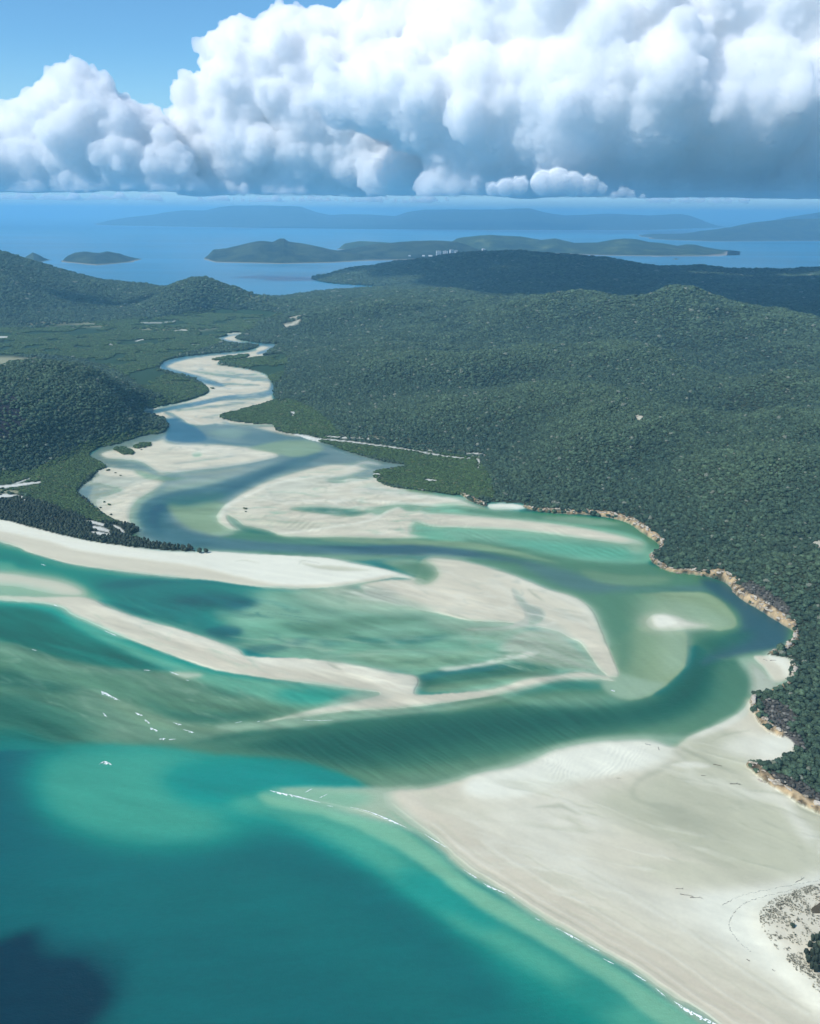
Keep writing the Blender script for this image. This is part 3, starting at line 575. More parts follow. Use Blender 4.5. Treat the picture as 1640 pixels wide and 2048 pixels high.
U('SB', [(545, 655, .8), (562, 652, 1.5), (566, 656, 1), ], 1, .8)
U('SB', [(575, 656, .6), (600, 658, 1.4), (590, 663, 1.5), (565, 664, 1)], 1, .8)
# --- feathered shallows: the sand runs out under thin water along most of its edges -----------
_yy = ((np.arange(RH)+.5)/RS+RY0)[:, None]; _xx = ((np.arange(RW)+.5)/RS+RX0)[None]
_sand = (DEP < -.02).astype(np.float32)
for y0_, y1_, sg in ((440, 900, 2.2), (900, 1200, 5.0), (1200, 2340, 7.0)):
    band = np.clip((_yy-y0_+20)/40, 0, 1)*np.clip((y1_+20-_yy)/40, 0, 1)
    if y0_ == 440: band = np.clip((y1_+20-_yy)/40, 0, 1)*np.ones_like(_yy)
    sb = gblur(_sand, sg*RS, sg*.6*RS); sb2 = gblur(_sand, sg*2.6*RS, sg*1.4*RS); cb = np.stack([gblur(COL[..., i_], sg*1.2*RS, sg*.7*RS) for i_ in range(3)], -1)
    nz = np.clip(3.0*fbm(_xx/(sg*14)+y0_, _yy/(sg*7), 3)-.85, 0, 1).astype(np.float32)
    m_ = (4*sb*(1-sb)*nz*band)[..., None]; COL[:] = COL*(1-m_)+cb*m_
    m_ = np.clip((sb2-.06)*1.7, 0, 1)*(1-_sand)*nz*band*.62; pc = np.array(PAL['P'][0], np.float32)/255
    COL[:] = COL*(1-m_[..., None])+pc*m_[..., None]
F('G3', [(-200, 1395), (60, 1400), (150, 1425), (200, 1465), (170, 1484), (60, 1480), (-200, 1450)], 22, 12, .75)
# --- ripples, current lines and streaks ------------------------------------------
RIP([(930, 1050), (1060, 1058), (1180, 1072), (1260, 1092), (1230, 1112), (1120, 1105), (1000, 1085), (920, 1070)], 24, 8, 0.062, 10, 1.2)
RIP([(760, 1035), (860, 1038), (940, 1050), (940, 1078), (840, 1070), (760, 1055)], 55, 9, 0.043, 8, 3.0, 30)
RIP([(500, 1030), (600, 1040), (680, 1050), (640, 1062), (560, 1056), (490, 1045)], -38, 9, 0.062, 6, .8)
RIP([(600, 1000), (700, 1000), (820, 1008), (880, 1018), (760, 1016), (640, 1010)], 35, 9, 0.037, 6, 2.0, 40)
RIP([(480, 862), (560, 862), (560, 882), (480, 884), (440, 872)], 15, 5, 0.031, 5, 2)
RIP([(1000, 1100), (1120, 1120), (1240, 1128), (1310, 1120), (1260, 1145), (1120, 1140)], 14, 7, 0.031, 8, 1.5)
RIP([(480, 1490), (700, 1462), (900, 1440), (1100, 1430), (1180, 1470), (950, 1530), (780, 1540), (640, 1520)], 30, 7.5, 0.043, 20, 1.0, 90)
RIP([(700, 1500), (900, 1480), (1080, 1470), (1000, 1520), (850, 1560), (740, 1560)], 32, 6, 0.028, 16, 1.0, 90)
RIP([(1050, 1290), (1150, 1315), (1200, 1345), (1100, 1340), (1000, 1310)], 24, 10, 0.043, 10, 1.0)
RIP([(380, 1370), (560, 1390), (620, 1420), (460, 1435), (320, 1420), (250, 1380)], 30, 8, 0.025, 16, 1.2, 80)
RIP([(1090, 1520), (1240, 1500), (1300, 1500), (1260, 1545), (1120, 1565)], 125, 9, 0.022, 12, 2.5, 50)
RIP([(1300, 1195), (1400, 1200), (1460, 1230), (1440, 1255), (1340, 1250)], 10, 9, 0.012, 10, 1.0)
STREAK([(-400, 1690), (700, 1700), (1100, 1900), (1300, 2200), (-400, 2300)], -4, 130, 26, 0.05, 40, 3)
STREAK([(40, 1490), (700, 1530), (780, 1590), (1000, 1780), (800, 1760), (500, 1690), (60, 1680)], 12, 150, 22, 0.06, 20, 5)
STREAK([(100, 1200), (900, 1180), (1200, 1350), (860, 1430), (300, 1480), (-200, 1450), (-200, 1200)], 16, 120, 12, 0.156, 12, 9)
STREAK([(500, 1200), (1100, 1260), (1190, 1340), (850, 1385), (560, 1310), (400, 1240)], 2, 110, 10, 0.12, 10, 13)
STREAK([(180, 880), (560, 860), (820, 930), (960, 1000), (1280, 1070), (1300, 1130), (600, 1110), (280, 1080), (160, 990)], 4, 70, 7, 0.108, 8, 17)
STREAK([(320, 720), (560, 700), (560, 850), (300, 840)], 2, 60, 4, 0.084, 4, 18)
STREAK([(800, 1560), (1300, 1480), (1640, 1450), (1900, 1700), (1640, 2060), (1400, 2060), (1000, 1780)], 22, 190, 16, 0.054, 16, 21)
STREAK([(800, 1560), (1300, 1480), (1640, 1450), (1900, 1700), (1640, 2060), (1400, 2060), (1000, 1780)], 30, 60, 26, 0.036, 16, 23)
STREAK([(690, 1172), (860, 1116), (1150, 1194), (1237, 1352), (1000, 1250), (700, 1210)], 16, 100, 14, 0.060, 6, 25)
STREAK([(-200, 1030), (400, 1100), (830, 1157), (560, 1178), (100, 1120), (-200, 1060)], 9, 120, 6, 0.042, 3, 27)
STREAK([(1180, 1190), (1420, 1180), (1600, 1260), (1520, 1390), (1300, 1480), (1220, 1390)], 38, 90, 14, 0.05, 12, 31)
STREAK([(300, 1080), (700, 1085), (1000, 1110), (1400, 1160), (1350, 1200), (1000, 1150), (500, 1110)], 6, 120, 5, 0.072, 5, 33)
STREAK([(440, 1490), (700, 1455), (900, 1430), (1120, 1390), (1240, 1410), (1180, 1470), (950, 1535), (760, 1575), (640, 1530)], 33, 70, 5, .12, 14, 41)
STREAK([(0, 1210), (300, 1330), (640, 1400), (480, 1445), (300, 1420), (0, 1330)], 31, 80, 7, .08, 12, 43)
STREAK([(-100, 1340), (400, 1450), (400, 1490), (100, 1480), (-100, 1440)], 30, 80, 8, .05, 12, 45)
STREAK([(470, 1020), (560, 985), (760, 945), (950, 1010), (900, 1065), (600, 1070)], -6, 60, 5, .09, 6, 47)
STREAK([(190, 890), (540, 900), (440, 935), (220, 950)], -3, 60, 4, .06, 4, 49)
STREAK([(160, 960), (330, 955), (270, 1060), (180, 1010)], -12, 50, 4, .10, 4, 51)
def VEINS(key, pts, lx, ly, op, f=6, seed=0.0, lo=.74, ang=0.0, sw=1.0):
    """fine branching drains and wet swirls over a flat"""
    poly = smooth_poly(pts, True, 6); sx = f*RS; w = win(poly, sx, sx*.6); a, b, c, d = w
    m = gblur(fill_mask(poly)[c:d, a:b], sx, sx*.6)
    X, Y = np.meshgrid((np.arange(a, b)+.5)/RS+RX0, (np.arange(c, d)+.5)/RS+RY0)
    an = math.radians(ang); u = X*math.cos(an)+Y*math.sin(an); v = -X*math.sin(an)+Y*math.cos(an)
    wu = u+lx*1.1*sw*(fbm(u/lx*.5+seed, v/ly*.5, 3)-.5); wv = v+ly*2.6*sw*(fbm(u/lx*.45+seed+40, v/ly*.45, 3)-.5)
    r = ridged(wu/lx+seed, wv/ly+seed*2, 3, .45)
    q = np.clip((r-lo)/(.95-lo), 0, 1)*np.clip(2.6*fbm(u/lx*.35+seed+9, v/ly*.3, 2)-.7, 0, 1)
    lay(m*q, key, w, op)
FLAT_R = [(450, 1030), (480, 995), (540, 968), (640, 940), (740, 932), (770, 960), (930, 1000), (900, 1030), (850, 1070), (600, 1068), (500, 1052)]
VEINS('SP', FLAT_R, 60, 8, .8, 5, 1.3); VEINS('W2', FLAT_R, 80, 7, .7, 5, 5.1, .7); VEINS('P2', FLAT_R, 90, 10, .55, 5, 7.7, .8); VEINS('S3', FLAT_R, 40, 4.5, .5, 5, 15.2, .76)
FLAT_L = [(195, 950), (205, 905), (330, 880), (540, 905), (480, 925), (330, 950), (280, 1000), (270, 1050), (200, 1010), (170, 985)]
VEINS('SP', FLAT_L, 50, 6, .8, 4, 2.3); VEINS('W2', FLAT_L, 60, 6, .6, 4, 6.1, .7); VEINS('B1', FLAT_L, 60, 7, .5, 4, 9.4, .82)
FLAT_U = [(330, 725), (520, 712), (540, 790), (540, 850), (400, 850), (330, 830), (400, 790)]
VEINS('B0', FLAT_U, 45, 3.6, .8, 2, 3.3, .7); VEINS('W2', FLAT_U, 50, 4, .6, 2, 8.8, .72); VEINS('BB', FLAT_U, 60, 4, .5, 2, 11.8, .8)
BAR_C = [(700, 1180), (850, 1140), (1000, 1150), (1150, 1205), (1210, 1300), (1150, 1270), (1000, 1245), (850, 1220)]
VEINS('SP', BAR_C, 80, 12, .55, 6, 4.4, .76, 14); VEINS('W2', BAR_C, 90, 12, .6, 6, 12.4, .72, 14)
VEINS('P', [(920, 1262), (1080, 1256), (1190, 1330), (1090, 1342), (980, 1330)], 60, 9, .8, 6, 6.6, .68, 18); VEINS('G15', [(940, 1268), (1100, 1270), (1190, 1336), (1090, 1342), (980, 1330)], 60, 8, .6, 6, 16.6, .72, 20)
LAG = [(480, 1190), (700, 1190), (900, 1245), (1080, 1275), (980, 1325), (840, 1340), (640, 1310), (500, 1290), (440, 1240)]
VEINS('P', LAG, 110, 14, .85, 10, 2.9, .66, 3); VEINS('G2', LAG, 100, 12, .6, 10, 10.9, .7, 3); VEINS('LG', [(220, 1165), (500, 1180), (640, 1260), (560, 1305), (460, 1270), (300, 1225)], 80, 10, .6, 10, 19.1, .7, 8)
LONG = [(180, 1198), (380, 1266), (490, 1315), (720, 1335), (830, 1360), (800, 1405), (640, 1425), (740, 1385), (480, 1345), (280, 1270)]
VEINS('SP', LONG, 70, 9, .5, 4, 21.1, .74, 14); VEINS('SB', LONG, 70, 9, .7, 4, 23.1, .7, 14)
NEAR = [(800, 1585), (1050, 1560), (1300, 1500), (1640, 1480), (1900, 1650), (1900, 1760), (1640, 1745), (1300, 1780), (1200, 1860), (960, 1720)]
VEINS('S2', NEAR, 150, 26, .6, 14, 25.3, .7, 14); VEINS('W2', NEAR, 170, 24, .6, 14, 27.3, .7, 16); VEINS('S3', [(1270, 1560), (1480, 1530), (1640, 1640), (1640, 1740), (1400, 1720), (1290, 1650)], 110, 18, .45, 12, 29.3, .74, 18)
VEINS('P', [(0, 1290), (250, 1345), (420, 1355), (650, 1420), (440, 1448), (300, 1478), (160, 1475), (0, 1400)], 90, 12, .35, 10, 31.3, .72, 20)
VEINS('P2', [(230, 1195), (330, 1195), (600, 1372), (740, 1392), (620, 1412), (420, 1372), (200, 1275)], 80, 10, .5, 8, 33.3, .7, 22)
# tide lines along the sea beach
TL = [(790, 1606), (860, 1660), (935, 1722), (1010, 1772), (1090, 1824), (1190, 1880), (1290, 1938), (1430, 2035), (1560, 2120)]
for off, key, wd_, op in ((6, 'S3', 1.4, .5), (15, 'W2', 1.6, .5), (24, 'S2', 1.2, .55), (44, 'S2', 1.0, .5), (52, 'W2', 2.0, .5), (78, 'S2', 1.2, .45), (110, 'W2', 3, .45), (118, 'S2', 1.0, .4)):
    S(key, [(x+off*.55, y-off*.8, wd_*(.6+.8*((i*37+off) % 5)/5)) for i, (x, y) in enumerate(TL) if i > off/35], 2, 1.4, op)
for off, key, wd_, op in ((-9, 'P', 1.6, .6), (-20, 'T0', 2.4, .5), (-34, 'T1', 3, .4)):
    S(key, [(x+off*.55, y-off*.8, wd_*(.4+1.2*((i*53+off) % 5)/5)) for i, (x, y) in enumerate(TL)], 3, 2, op)
S('W', [(x-2, y+2, .4+.9*((i*29) % 4)/4) for i, (x, y) in enumerate(TL)], 1.2, .8, .5)
S('W', [(600, 1596, .8), (680, 1612, .5), (740, 1628, 1), (790, 1648, .6)], 1.4, .8, .45)
# FIELD-END
# LAND-BEGIN
LAND = np.zeros((RH, RW), np.float32)     # 1 on land
TD = np.ones((RH, RW), np.float32)        # how densely trees stand
MG = np.zeros((RH, RW), np.float32)       # mangrove flats
RK = np.zeros((RH, RW), np.float32)       # bare rock shore
SCR = np.zeros((RH, RW), np.float32)     # dry grey scrub above the rocks
GR = np.zeros((RH, RW), np.float32)       # open grass and sedge
LCOL = np.zeros((RH, RW, 3), np.float32); LCOL[:] = (0.030, 0.040, 0.022)

def M(arr, v, pts, f=1.0, fy=None, op=1.0, stroke=False, n=6):
    poly = stroke_poly(pts) if stroke else smooth_poly(pts, True, n)
    sx = f*RS; sy = (f*0.6 if fy is None else fy)*RS
    a, b, c, d = win(poly, sx, sy)
    m = gblur(fill_mask(poly)[c:d, a:b], sx, sy)*op
    if arr.ndim == 3:
        m = m[..., None]; arr[c:d, a:b] = arr[c:d, a:b]*(1-m)+np.array(v, np.float32)*m
    else: arr[c:d, a:b] = arr[c:d, a:b]*(1-m)+v*m

COAST_R = [(2140, 1760), (1640, 1622), (1580, 1592), (1530, 1566), (1497, 1533), (1500, 1526), (1545, 1528), (1576, 1518), (1590, 1502), (1583, 1482), (1555, 1465), (1530, 1440), (1512, 1425), (1504, 1396), (1512, 1388), (1530, 1386), (1556, 1380), (1580, 1364), (1578, 1345), (1584, 1322), (1560, 1314), (1535, 1309), (1575, 1298), (1592, 1280), (1600, 1262), (1560, 1240), (1520, 1215), (1475, 1187), (1456, 1168), (1400, 1151), (1335, 1142), (1300, 1120), (1326, 1100), (1316, 1084), (1280, 1061), (1250, 1043), (1180, 1031), (1100, 1027), (1050, 1017), (1042, 1008), (978, 1006), (972, 1014), (940, 1003), (925, 991), (900, 990), (830, 980), (790, 976), (760, 966), (745, 946), (780, 938), (815, 932), (760, 922), (700, 905), (660, 890), (620, 880), (590, 870), (555, 862), (545, 850), (500, 847), (460, 842), (440, 832), (480, 821), (530, 807), (551, 800)]
RIVER_R = [(546, 790), (548, 776), (542, 765), (538, 755), (520, 745), (480, 736), (440, 730), (442, 724), (490, 719), (528, 711), (540, 700), (556, 690), (520, 687), (478, 680), (472, 673), (486, 666)]
RIVER_L = [(450, 667), (458, 671), (438, 676), (440, 681), (470, 688), (500, 690), (518, 691), (510, 697), (480, 703), (420, 708), (360, 715), (330, 722), (320, 735), (330, 743), (370, 752), (400, 765), (413, 775), (415, 787), (380, 800), (330, 812), (290, 820), (272, 829), (300, 831), (325, 836), (335, 846), (335, 858), (320, 868), (290, 871), (260, 880), (230, 890), (200, 895), (185, 905), (178, 912), (190, 920), (211, 934), (195, 942), (188, 950), (178, 962), (160, 975), (153, 985), (165, 993), (180, 1008), (200, 1025), (230, 1042), (262, 1052), (279, 1060), (268, 1068), (258, 1074), (300, 1086), (350, 1094), (386, 1099)]
COAST_L = [(384, 1104), (300, 1099), (200, 1087), (130, 1073), (60, 1055), (0, 1040), (-150, 1010), (-500, 950)]
FAR = [(-500, 566), (0, 574), (300, 582), (530, 592), (560, 594), (600, 588), (680, 580), (800, 578), (805, 576), (740, 572), (660, 567), (622, 557), (660, 549), (740, 545), (1000, 539), (1640, 540), (2140, 540)]
M(LAND, 1, COAST_R+RIVER_R+RIVER_L+COAST_L+FAR, 1.2, .8, n=4)
for isl in ([(228, 898), (245, 896), (266, 904), (262, 911), (244, 908)], [(264, 894), (285, 887), (301, 888), (296, 894), (274, 897)], [(425, 720), (455, 714), (495, 710), (490, 716), (450, 721)]):
    M(LAND, 1, isl, .8, .5); M(MG, 1, isl, 1, .6)
for m in ([(-400, 965), (0, 953), (110, 926), (160, 902), (210, 885), (290, 868), (330, 862), (260, 884), (190, 905), (212, 935), (185, 950), (152, 985), (190, 1018), (240, 1046), (190, 1044), (120, 1022), (60, 1000), (0, 985), (-400, 985)],
          [(-500, 650), (0, 658), (120, 650), (230, 642), (330, 636), (470, 618), (540, 608), (620, 600), (640, 620), (570, 650), (500, 664), (440, 690), (330, 722), (330, 745), (410, 772), (410, 788), (300, 822), (262, 832), (285, 800), (260, 760), (190, 728), (60, 712), (-500, 720)],
          [(440, 722), (530, 712), (575, 716), (565, 758), (546, 772), (520, 745), (470, 733)],
          [(440, 832), (530, 806), (560, 800), (610, 812), (660, 850), (680, 880), (640, 885), (560, 862), (545, 850), (500, 847)],
          [(590, 872), (700, 888), (800, 900), (940, 918), (962, 935), (985, 980), (985, 1000), (900, 990), (760, 966), (745, 946), (815, 932), (700, 905)]):
    M(MG, 1, m, 4, 2)
MGC = (0.020, 0.052, 0.020)
LCOL = LCOL*(1-MG[..., None])+np.array(MGC, np.float32)*MG[..., None]
# open grass on the plain, pale sand strips and clearings
TAN = tuple(lin(np.array([150, 150, 118])/255)/1.1); LW = tuple(lin(np.array([218, 218, 205])/255)/1.2); PK = tuple(lin(np.array([186, 182, 160])/255)/1.1)
def clearing(col, pts, f=1.0, stroke=True, td=0.0, wide=1.6, drop=1.5, op=1.0):
    M(LCOL, col, pts, f, f*.5, op, stroke)
    if stroke: M(TD, td, [(x, y+drop*.5, w_*wide+drop*.6) for x, y, w_ in pts], f*.6, f*.4, 1, True)
    else: M(TD, td, [(x, y+drop) for x, y in pts], f, f*.6)
clearing(TAN, [(140, 652, 1), (180, 650, 5), (230, 655, 1)], 4, td=.25, drop=0, op=.75)
clearing(TAN, [(30, 652, 1), (90, 650, 3), (140, 648, 2)], 4, td=.3, drop=0, op=.6)
clearing(TAN, [(265, 658, 1), (320, 661, 5), (400, 660, 2), (440, 655, 1)], 4, td=.25, drop=0, op=.75)
clearing(TAN, [(-200, 722, 8), (0, 722, 8), (50, 722, 5), (85, 716, 1)], 4, drop=0)
clearing(TAN, [(490, 622, 1), (545, 620, 2), (590, 616, 1)], 3, td=.2, drop=0, op=.7)
clearing(TAN, [(500, 640, 1), (560, 636, 2), (620, 630, 1)], 3, td=.3, drop=0, op=.5)
for p in ([(545, 655, .7), (562, 652, 1.5), (567, 656, 1)], [(575, 656, .6), (601, 658, 1.5), (590, 663, 1.6), (566, 664, 1)], [(270, 684, .6), (290, 679, 1.2)], [(380, 691, .8), (402, 691, 1)], [(-60, 673, 1), (18, 675, 2)],
          [(20, 729, 1), (54, 727, 1.6)], [(490, 643, .8), (503, 644, .8)], [(350, 640, .5), (345, 646, .5)], [(340, 662, .5), (375, 661, 1)], [(215, 687, 1), (220, 690, 1.4), (228, 693, .8)], [(140, 655, .5), (150, 658, .8)], [(590, 645, .5), (601, 642, .7)], [(280, 646, .5), (350, 645, .7)]):
    clearing(PK if p[0][0] > 540 else LW, p, 1.0, drop=1)
for p in ([(588, 870, 1.5), (615, 876, 3), (640, 883, 3)], [(640, 880, .9), (700, 887, 1), (800, 900, .9), (870, 911, 1), (942, 921, .8)], [(648, 875, .8), (690, 880, 1.5), (720, 881, .8)], [(700, 880, .6), (740, 884, 1.2), (790, 889, .6)], [(850, 904, .5), (905, 905, 1)],
          [(930, 912, .6), (950, 915, 1.2), (972, 920, .6)], [(952, 923, 1), (957, 930, 2), (956, 945, .8)], [(848, 961, .8), (858, 961, 2), (874, 963, .8)], [(-100, 980, 3), (0, 975, 3), (45, 970, 2.6), (84, 965, 1.2)], [(30, 968, .8), (45, 963, 1.5), (62, 957, .8)],
          [(-100, 998, 3), (0, 994, 4), (30, 993, 2), (46, 998, 2), (49, 1010, 1)], [(40, 1021, 1), (55, 1020, .8)], [(94, 1032, .6), (115, 1042, 1)], [(165, 1044, 1), (190, 1048, 3), (212, 1054, 2)], [(180, 1056, 1), (200, 1060, 4), (222, 1066, 2)], [(222, 1052, 1), (240, 1060, 2.4), (250, 1072, 2)], [(180, 1066, .6), (200, 1070, 3), (225, 1072, 1)],
          [(580, 826, 1), (588, 829, 2), (583, 837, 1)], [(556, 800, .6), (575, 806, 1)], [(243, 848, 1), (258, 853, 2)], [(746, 948, 1), (760, 952, 1.5), (748, 962, .8)], [(388, 775, .5), (402, 778, 1)]):
    clearing(LW, p, .9, drop=1.2)
clearing(TAN, [(-80, 984, 3), (0, 984, 4), (30, 985, 3), (40, 985, 1)], 2, td=.1)
clearing(TAN, [(660, 872, 1), (760, 884, 4), (880, 902, 4), (940, 912, 1)], 3, td=.55, drop=0, op=.35)
# rocky shore of the headland
ROCK = [[(922, 989, 2), (945, 1000, 6), (970, 1011, 4), (975, 1013, 1)], [(1048, 1014, 2), (1080, 1021, 4), (1140, 1026, 4), (1190, 1028, 5), (1250, 1041, 7), (1290, 1064, 10), (1318, 1084, 9), (1322, 1100, 9), (1302, 1116, 8), (1340, 1140, 6), (1400, 1149, 5), (1440, 1156, 4), (1462, 1170, 8), (1480, 1192, 8), (1520, 1216, 8), (1560, 1240, 9), (1590, 1258, 10)], [(1592, 1262, 9), (1590, 1282, 11), (1570, 1300, 8), (1540, 1309, 3)], [(1584, 1322, 3), (1590, 1345, 4), (1582, 1362, 7), (1575, 1372, 8), (1545, 1382, 4)], [(1504, 1396, 5), (1508, 1420, 6), (1522, 1442, 7), (1548, 1464, 7), (1568, 1474, 5)], [(1492, 1531, 4), (1512, 1540, 8), (1535, 1560, 8), (1572, 1584, 8), (1620, 1612, 9), (1700, 1640, 10), (2100, 1760, 10)]]
ROCK = [[(x, y, w_*(.46 if y < 1150 else .55 if y < 1380 else .85)) for x, y, w_ in p] for p in ROCK]
for p in ROCK:
    q = smooth_poly(p, False, 5)
    M(LAND, 1, p, 1.5, 1, 1, True); M(RK, 1, p, 1.6, 1.1, 1, True)
    M(TD, 0, p, 1.5, 1.1, 1, True)
for p in ([(1520, 1405), (1560, 1410), (1590, 1440), (1570, 1465), (1535, 1440)], [(1545, 1460), (1600, 1475), (1610, 1510), (1585, 1500)], [(1540, 1545), (1590, 1565), (1640, 1590), (1640, 1612), (1570, 1580)], [(1480, 1180), (1520, 1195), (1580, 1235), (1570, 1242), (1500, 1208)]):
    M(SCR, 1, p, 5, 4); M(LCOL, (.10, .092, .080), p, 5, 4)
M(TD, 0, [(1045, 1006), (1010, 1004), (975, 1006), (978, 1018), (1050, 1022)], 1, .8)
# dune at the lower right corner
DUNE = [(1505, 1842), (1520, 1815), (1560, 1790), (1620, 1772), (1700, 1750), (2140, 1640), (2140, 2340), (1800, 2140), (1640, 2010), (1570, 1938), (1525, 1885)]
DN = np.zeros((RH, RW), np.float32); M(DN, 1, DUNE, 13, 11)
LANDB = gblur(LAND, 7*RS, 5*RS)           # climbs from the shore inland
# LAND-END
# ------------------------------------------------------------------ sampling of the plan
def samp(arr, px, py):
    u = np.clip((px-RX0)*RS-.5, 0, RW-1.001); v = np.clip((py-RY0)*RS-.5, 0, RH-1.001)
    i = u.astype(int); j = v.astype(int); fu = u-i; fv = v-j
    if arr.ndim == 3: fu = fu[..., None]; fv = fv[..., None]
    return (arr[j, i]*(1-fu)+arr[j, i+1]*fu)*(1-fv)+(arr[j+1, i]*(1-fu)+arr[j+1, i+1]*fu)*fv

# ------------------------------------------------------------------ relief of the land
CP = []
def cp(px, py, Y): CP.append(at_dist(px, py, Y))
def cz(px, py, z): CP.append(at(px, py, z))
for px, py, Y in ((1000, 613, 3700), (1060, 603, 3650), (1130, 594, 3600), (1220, 598, 3500), (1330, 577, 3400), (1400, 594, 3350), (1480, 611, 3250), (1560, 635, 3100), (1640, 655, 3000), (1900, 690, 2900), (960, 624, 3750), (880, 645, 3800),
                  (700, 584, 5500), (800, 581, 5500), (620, 592, 5500), (900, 580, 5000), (960, 592, 4700), (760, 600, 4600), (640, 612, 4700), (600, 640, 4000), (1640, 1100, 1180), (1900, 1000, 1300), (1640, 880, 1600), (1640, 760, 2200), (1900, 800, 1900), (1430, 690, 3000), (1430, 760, 2620), (1490, 850, 2080), (1290, 690, 2650), (1230, 780, 2050), (1170, 860, 1760), (1060, 690, 3150), (1010, 780, 2500), (940, 720, 2620), (880, 800, 2200), (1580, 740, 2150), (1610, 830, 1750), (1380, 920, 1560), (1300, 940, 1640), (1560, 1130, 1140), (1430, 1000, 1400), (760, 800, 2420), (700, 740, 2700), (660, 700, 3200), (820, 690, 3150),
                  (630, 557, 7350), (700, 539, 7300), (800, 532, 7250), (940, 509, 7200), (1000, 508, 7200), (1080, 512, 7200), (1150, 516, 7200), (1250, 527, 7200), (1340, 541, 7100), (1420, 539, 7000), (1500, 550, 6900), (1600, 553, 6900), (1700, 540, 6900), (2000, 535, 6900),
                  (130, 730, 2150), (70, 742, 2100), (0, 762, 2000), (-150, 770, 1950), (200, 746, 2200), (270, 775, 2250), (160, 790, 2000), (60, 800, 1920), (230, 800, 2080), (0, 840, 1800),
                  (0, 511, 5200), (60, 533, 5200), (130, 557, 5200), (200, 566, 5200), (270, 573, 5200), (330, 577, 5150), (365, 566, 5000), (400, 555, 4900), (440, 566, 4900), (480, 577, 4900), (530, 595, 4900), (-200, 470, 5200), (-500, 450, 5200), (300, 600, 4800), (90, 590, 4750), (400, 590, 4700)):
    cp(px, py, Y)
for px, py in [p for L in (COAST_R[1::2], RIVER_R[::3], RIVER_L[::3], COAST_L) for p in L]: cz(px, py, 1.0)
for px, py in ((0, 955), (100, 928), (160, 902), (220, 885), (300, 872), (270, 840), (0, 655), (120, 650), (230, 642), (330, 636), (420, 625), (500, 614), (560, 606), (400, 690), (250, 690), (100, 690), (480, 650), (600, 872), (760, 895), (940, 918), (960, 985), (570, 815), (640, 860), (560, 740), (590, 690), (300, 770), (330, 790), (0, 1010), (120, 1030)): cz(px, py, 2.0)
for px, py in ((0, 576), (-400, 570), (300, 584), (1000, 540), (1640, 541), (2100, 541), (500, 593), (700, 570)): cz(px, py, 0.0)
for X, Y, z in ((1450, 3450, 88), (1750, 3500, 70), (1300, 3950, 95), (1020, 4150, 105), (1100, 4700, 60), (700, 4350, 100), (1600, 4250, 55), (2150, 3900, 50), (2400, 3200, 70), (1900, 3050, 95), (450, 4900, 75), (1800, 4800, 50), (900, 5200, 45), (2600, 4800, 60), (2600, 5800, 70), (1500, 5900, 60), (600, 5900, 50), (200, 5300, 10), (3500, 3000, 120), (3500, 5000, 80), (2000, 1800, 90), (-3500, 3600, 60), (-3500, 5200, 230), (-900, 2700, 4), (-1800, 2800, 5), (-1300, 2600, 8)): CP.append(np.array([X, Y, z], float))
CP = np.array(CP)
def tps_fit(P):
    n = len(P); xy = P[:, :2]/1000; d2 = ((xy[:, None]-xy[None])**2).sum(-1)
    K = np.where(d2 > 0, 0.5*d2*np.log(d2+1e-12), 0)+np.eye(n)*2e-3
    A = np.zeros((n+3, n+3)); A[:n, :n] = K; A[:n, n] = 1; A[:n, n+1:] = xy; A[n, :n] = 1; A[n+1:, :n] = xy.T
    b = np.zeros(n+3); b[:n] = P[:, 2]
    return np.linalg.solve(A, b)
HX0, HX1, HY0, HY1, HS = -5200, 5200, 200, 9400, 40.0
_gx = np.arange(HX0, HX1+1, HS); _gy = np.arange(HY0, HY1+1, HS)
def tps_grid(P):
    w_ = tps_fit(P); Z = np.empty((len(_gy), len(_gx)))
    for j in range(len(_gy)):
        dx = _gx[:, None]/1000-P[None, :, 0]/1000; dy = _gy[j]/1000-P[None, :, 1]/1000; d2 = dx*dx+dy*dy
        Z[j] = (0.5*d2*np.log(d2+1e-12))@w_[:-3]+w_[-3]+w_[-2]*_gx/1000+w_[-1]*_gy[j]/1000
    return Z
def look(Z, X, Y):
    u = np.clip((X-HX0)/HS, 0, len(_gx)-1.001); v = np.clip((Y-HY0)/HS, 0, len(_gy)-1.001)
    i = u.astype(int); j = v.astype(int); fu = u-i; fv = v-j
    return (Z[j, i]*(1-fu)+Z[j, i+1]*fu)*(1-fv)+(Z[j+1, i]*(1-fu)+Z[j+1, i+1]*fu)*fv
def spurs(X, Y, z):
    """ridges and gullies laid over the smooth hills; z is the smooth height"""
    wx = X+160*(fbm(X/500+3, Y/500)-.5); wy = Y+160*(fbm(X/500, Y/500+7)-.5)
    amp = np.clip(z/60, 0, 1)*np.clip(1.0-(Y-4300)/1200, .4, 1.0)
    return amp*((ridged(wx/980, wy/980, 4, .45)-.6)*(100+z*.9)+(ridged(wx/240+5, wy/240, 3)-.6)*20+(fbm(X/60, Y/60, 3)-.5)*6)
_Z0 = np.maximum(tps_grid(CP), 0)
CP1 = CP.copy(); CP1[:, 2] -= spurs(CP[:, 0], CP[:, 1], CP[:, 2])
_Z1 = tps_grid(CP1)
def hill_z(X, Y):
    return np.maximum(look(_Z1, X, Y)+spurs(X, Y, look(_Z0, X, Y)), 0)
def warp(px, py, X, Y):
    """small wandering of every outline, the same for sand and water"""
    k = np.clip(900/np.maximum(Y, 300), .15, 1.6)
    return (px+k*(5.0*(fbm(X/55, Y/55, 4, .6)-.5)+2.2*(fbm(X/11, Y/11, 3)-.5)), py+k*k*(3.2*(fbm(X/55+31, Y/55, 4, .6)-.5)+1.6*(fbm(X/11+31, Y/11, 3)-.5)))
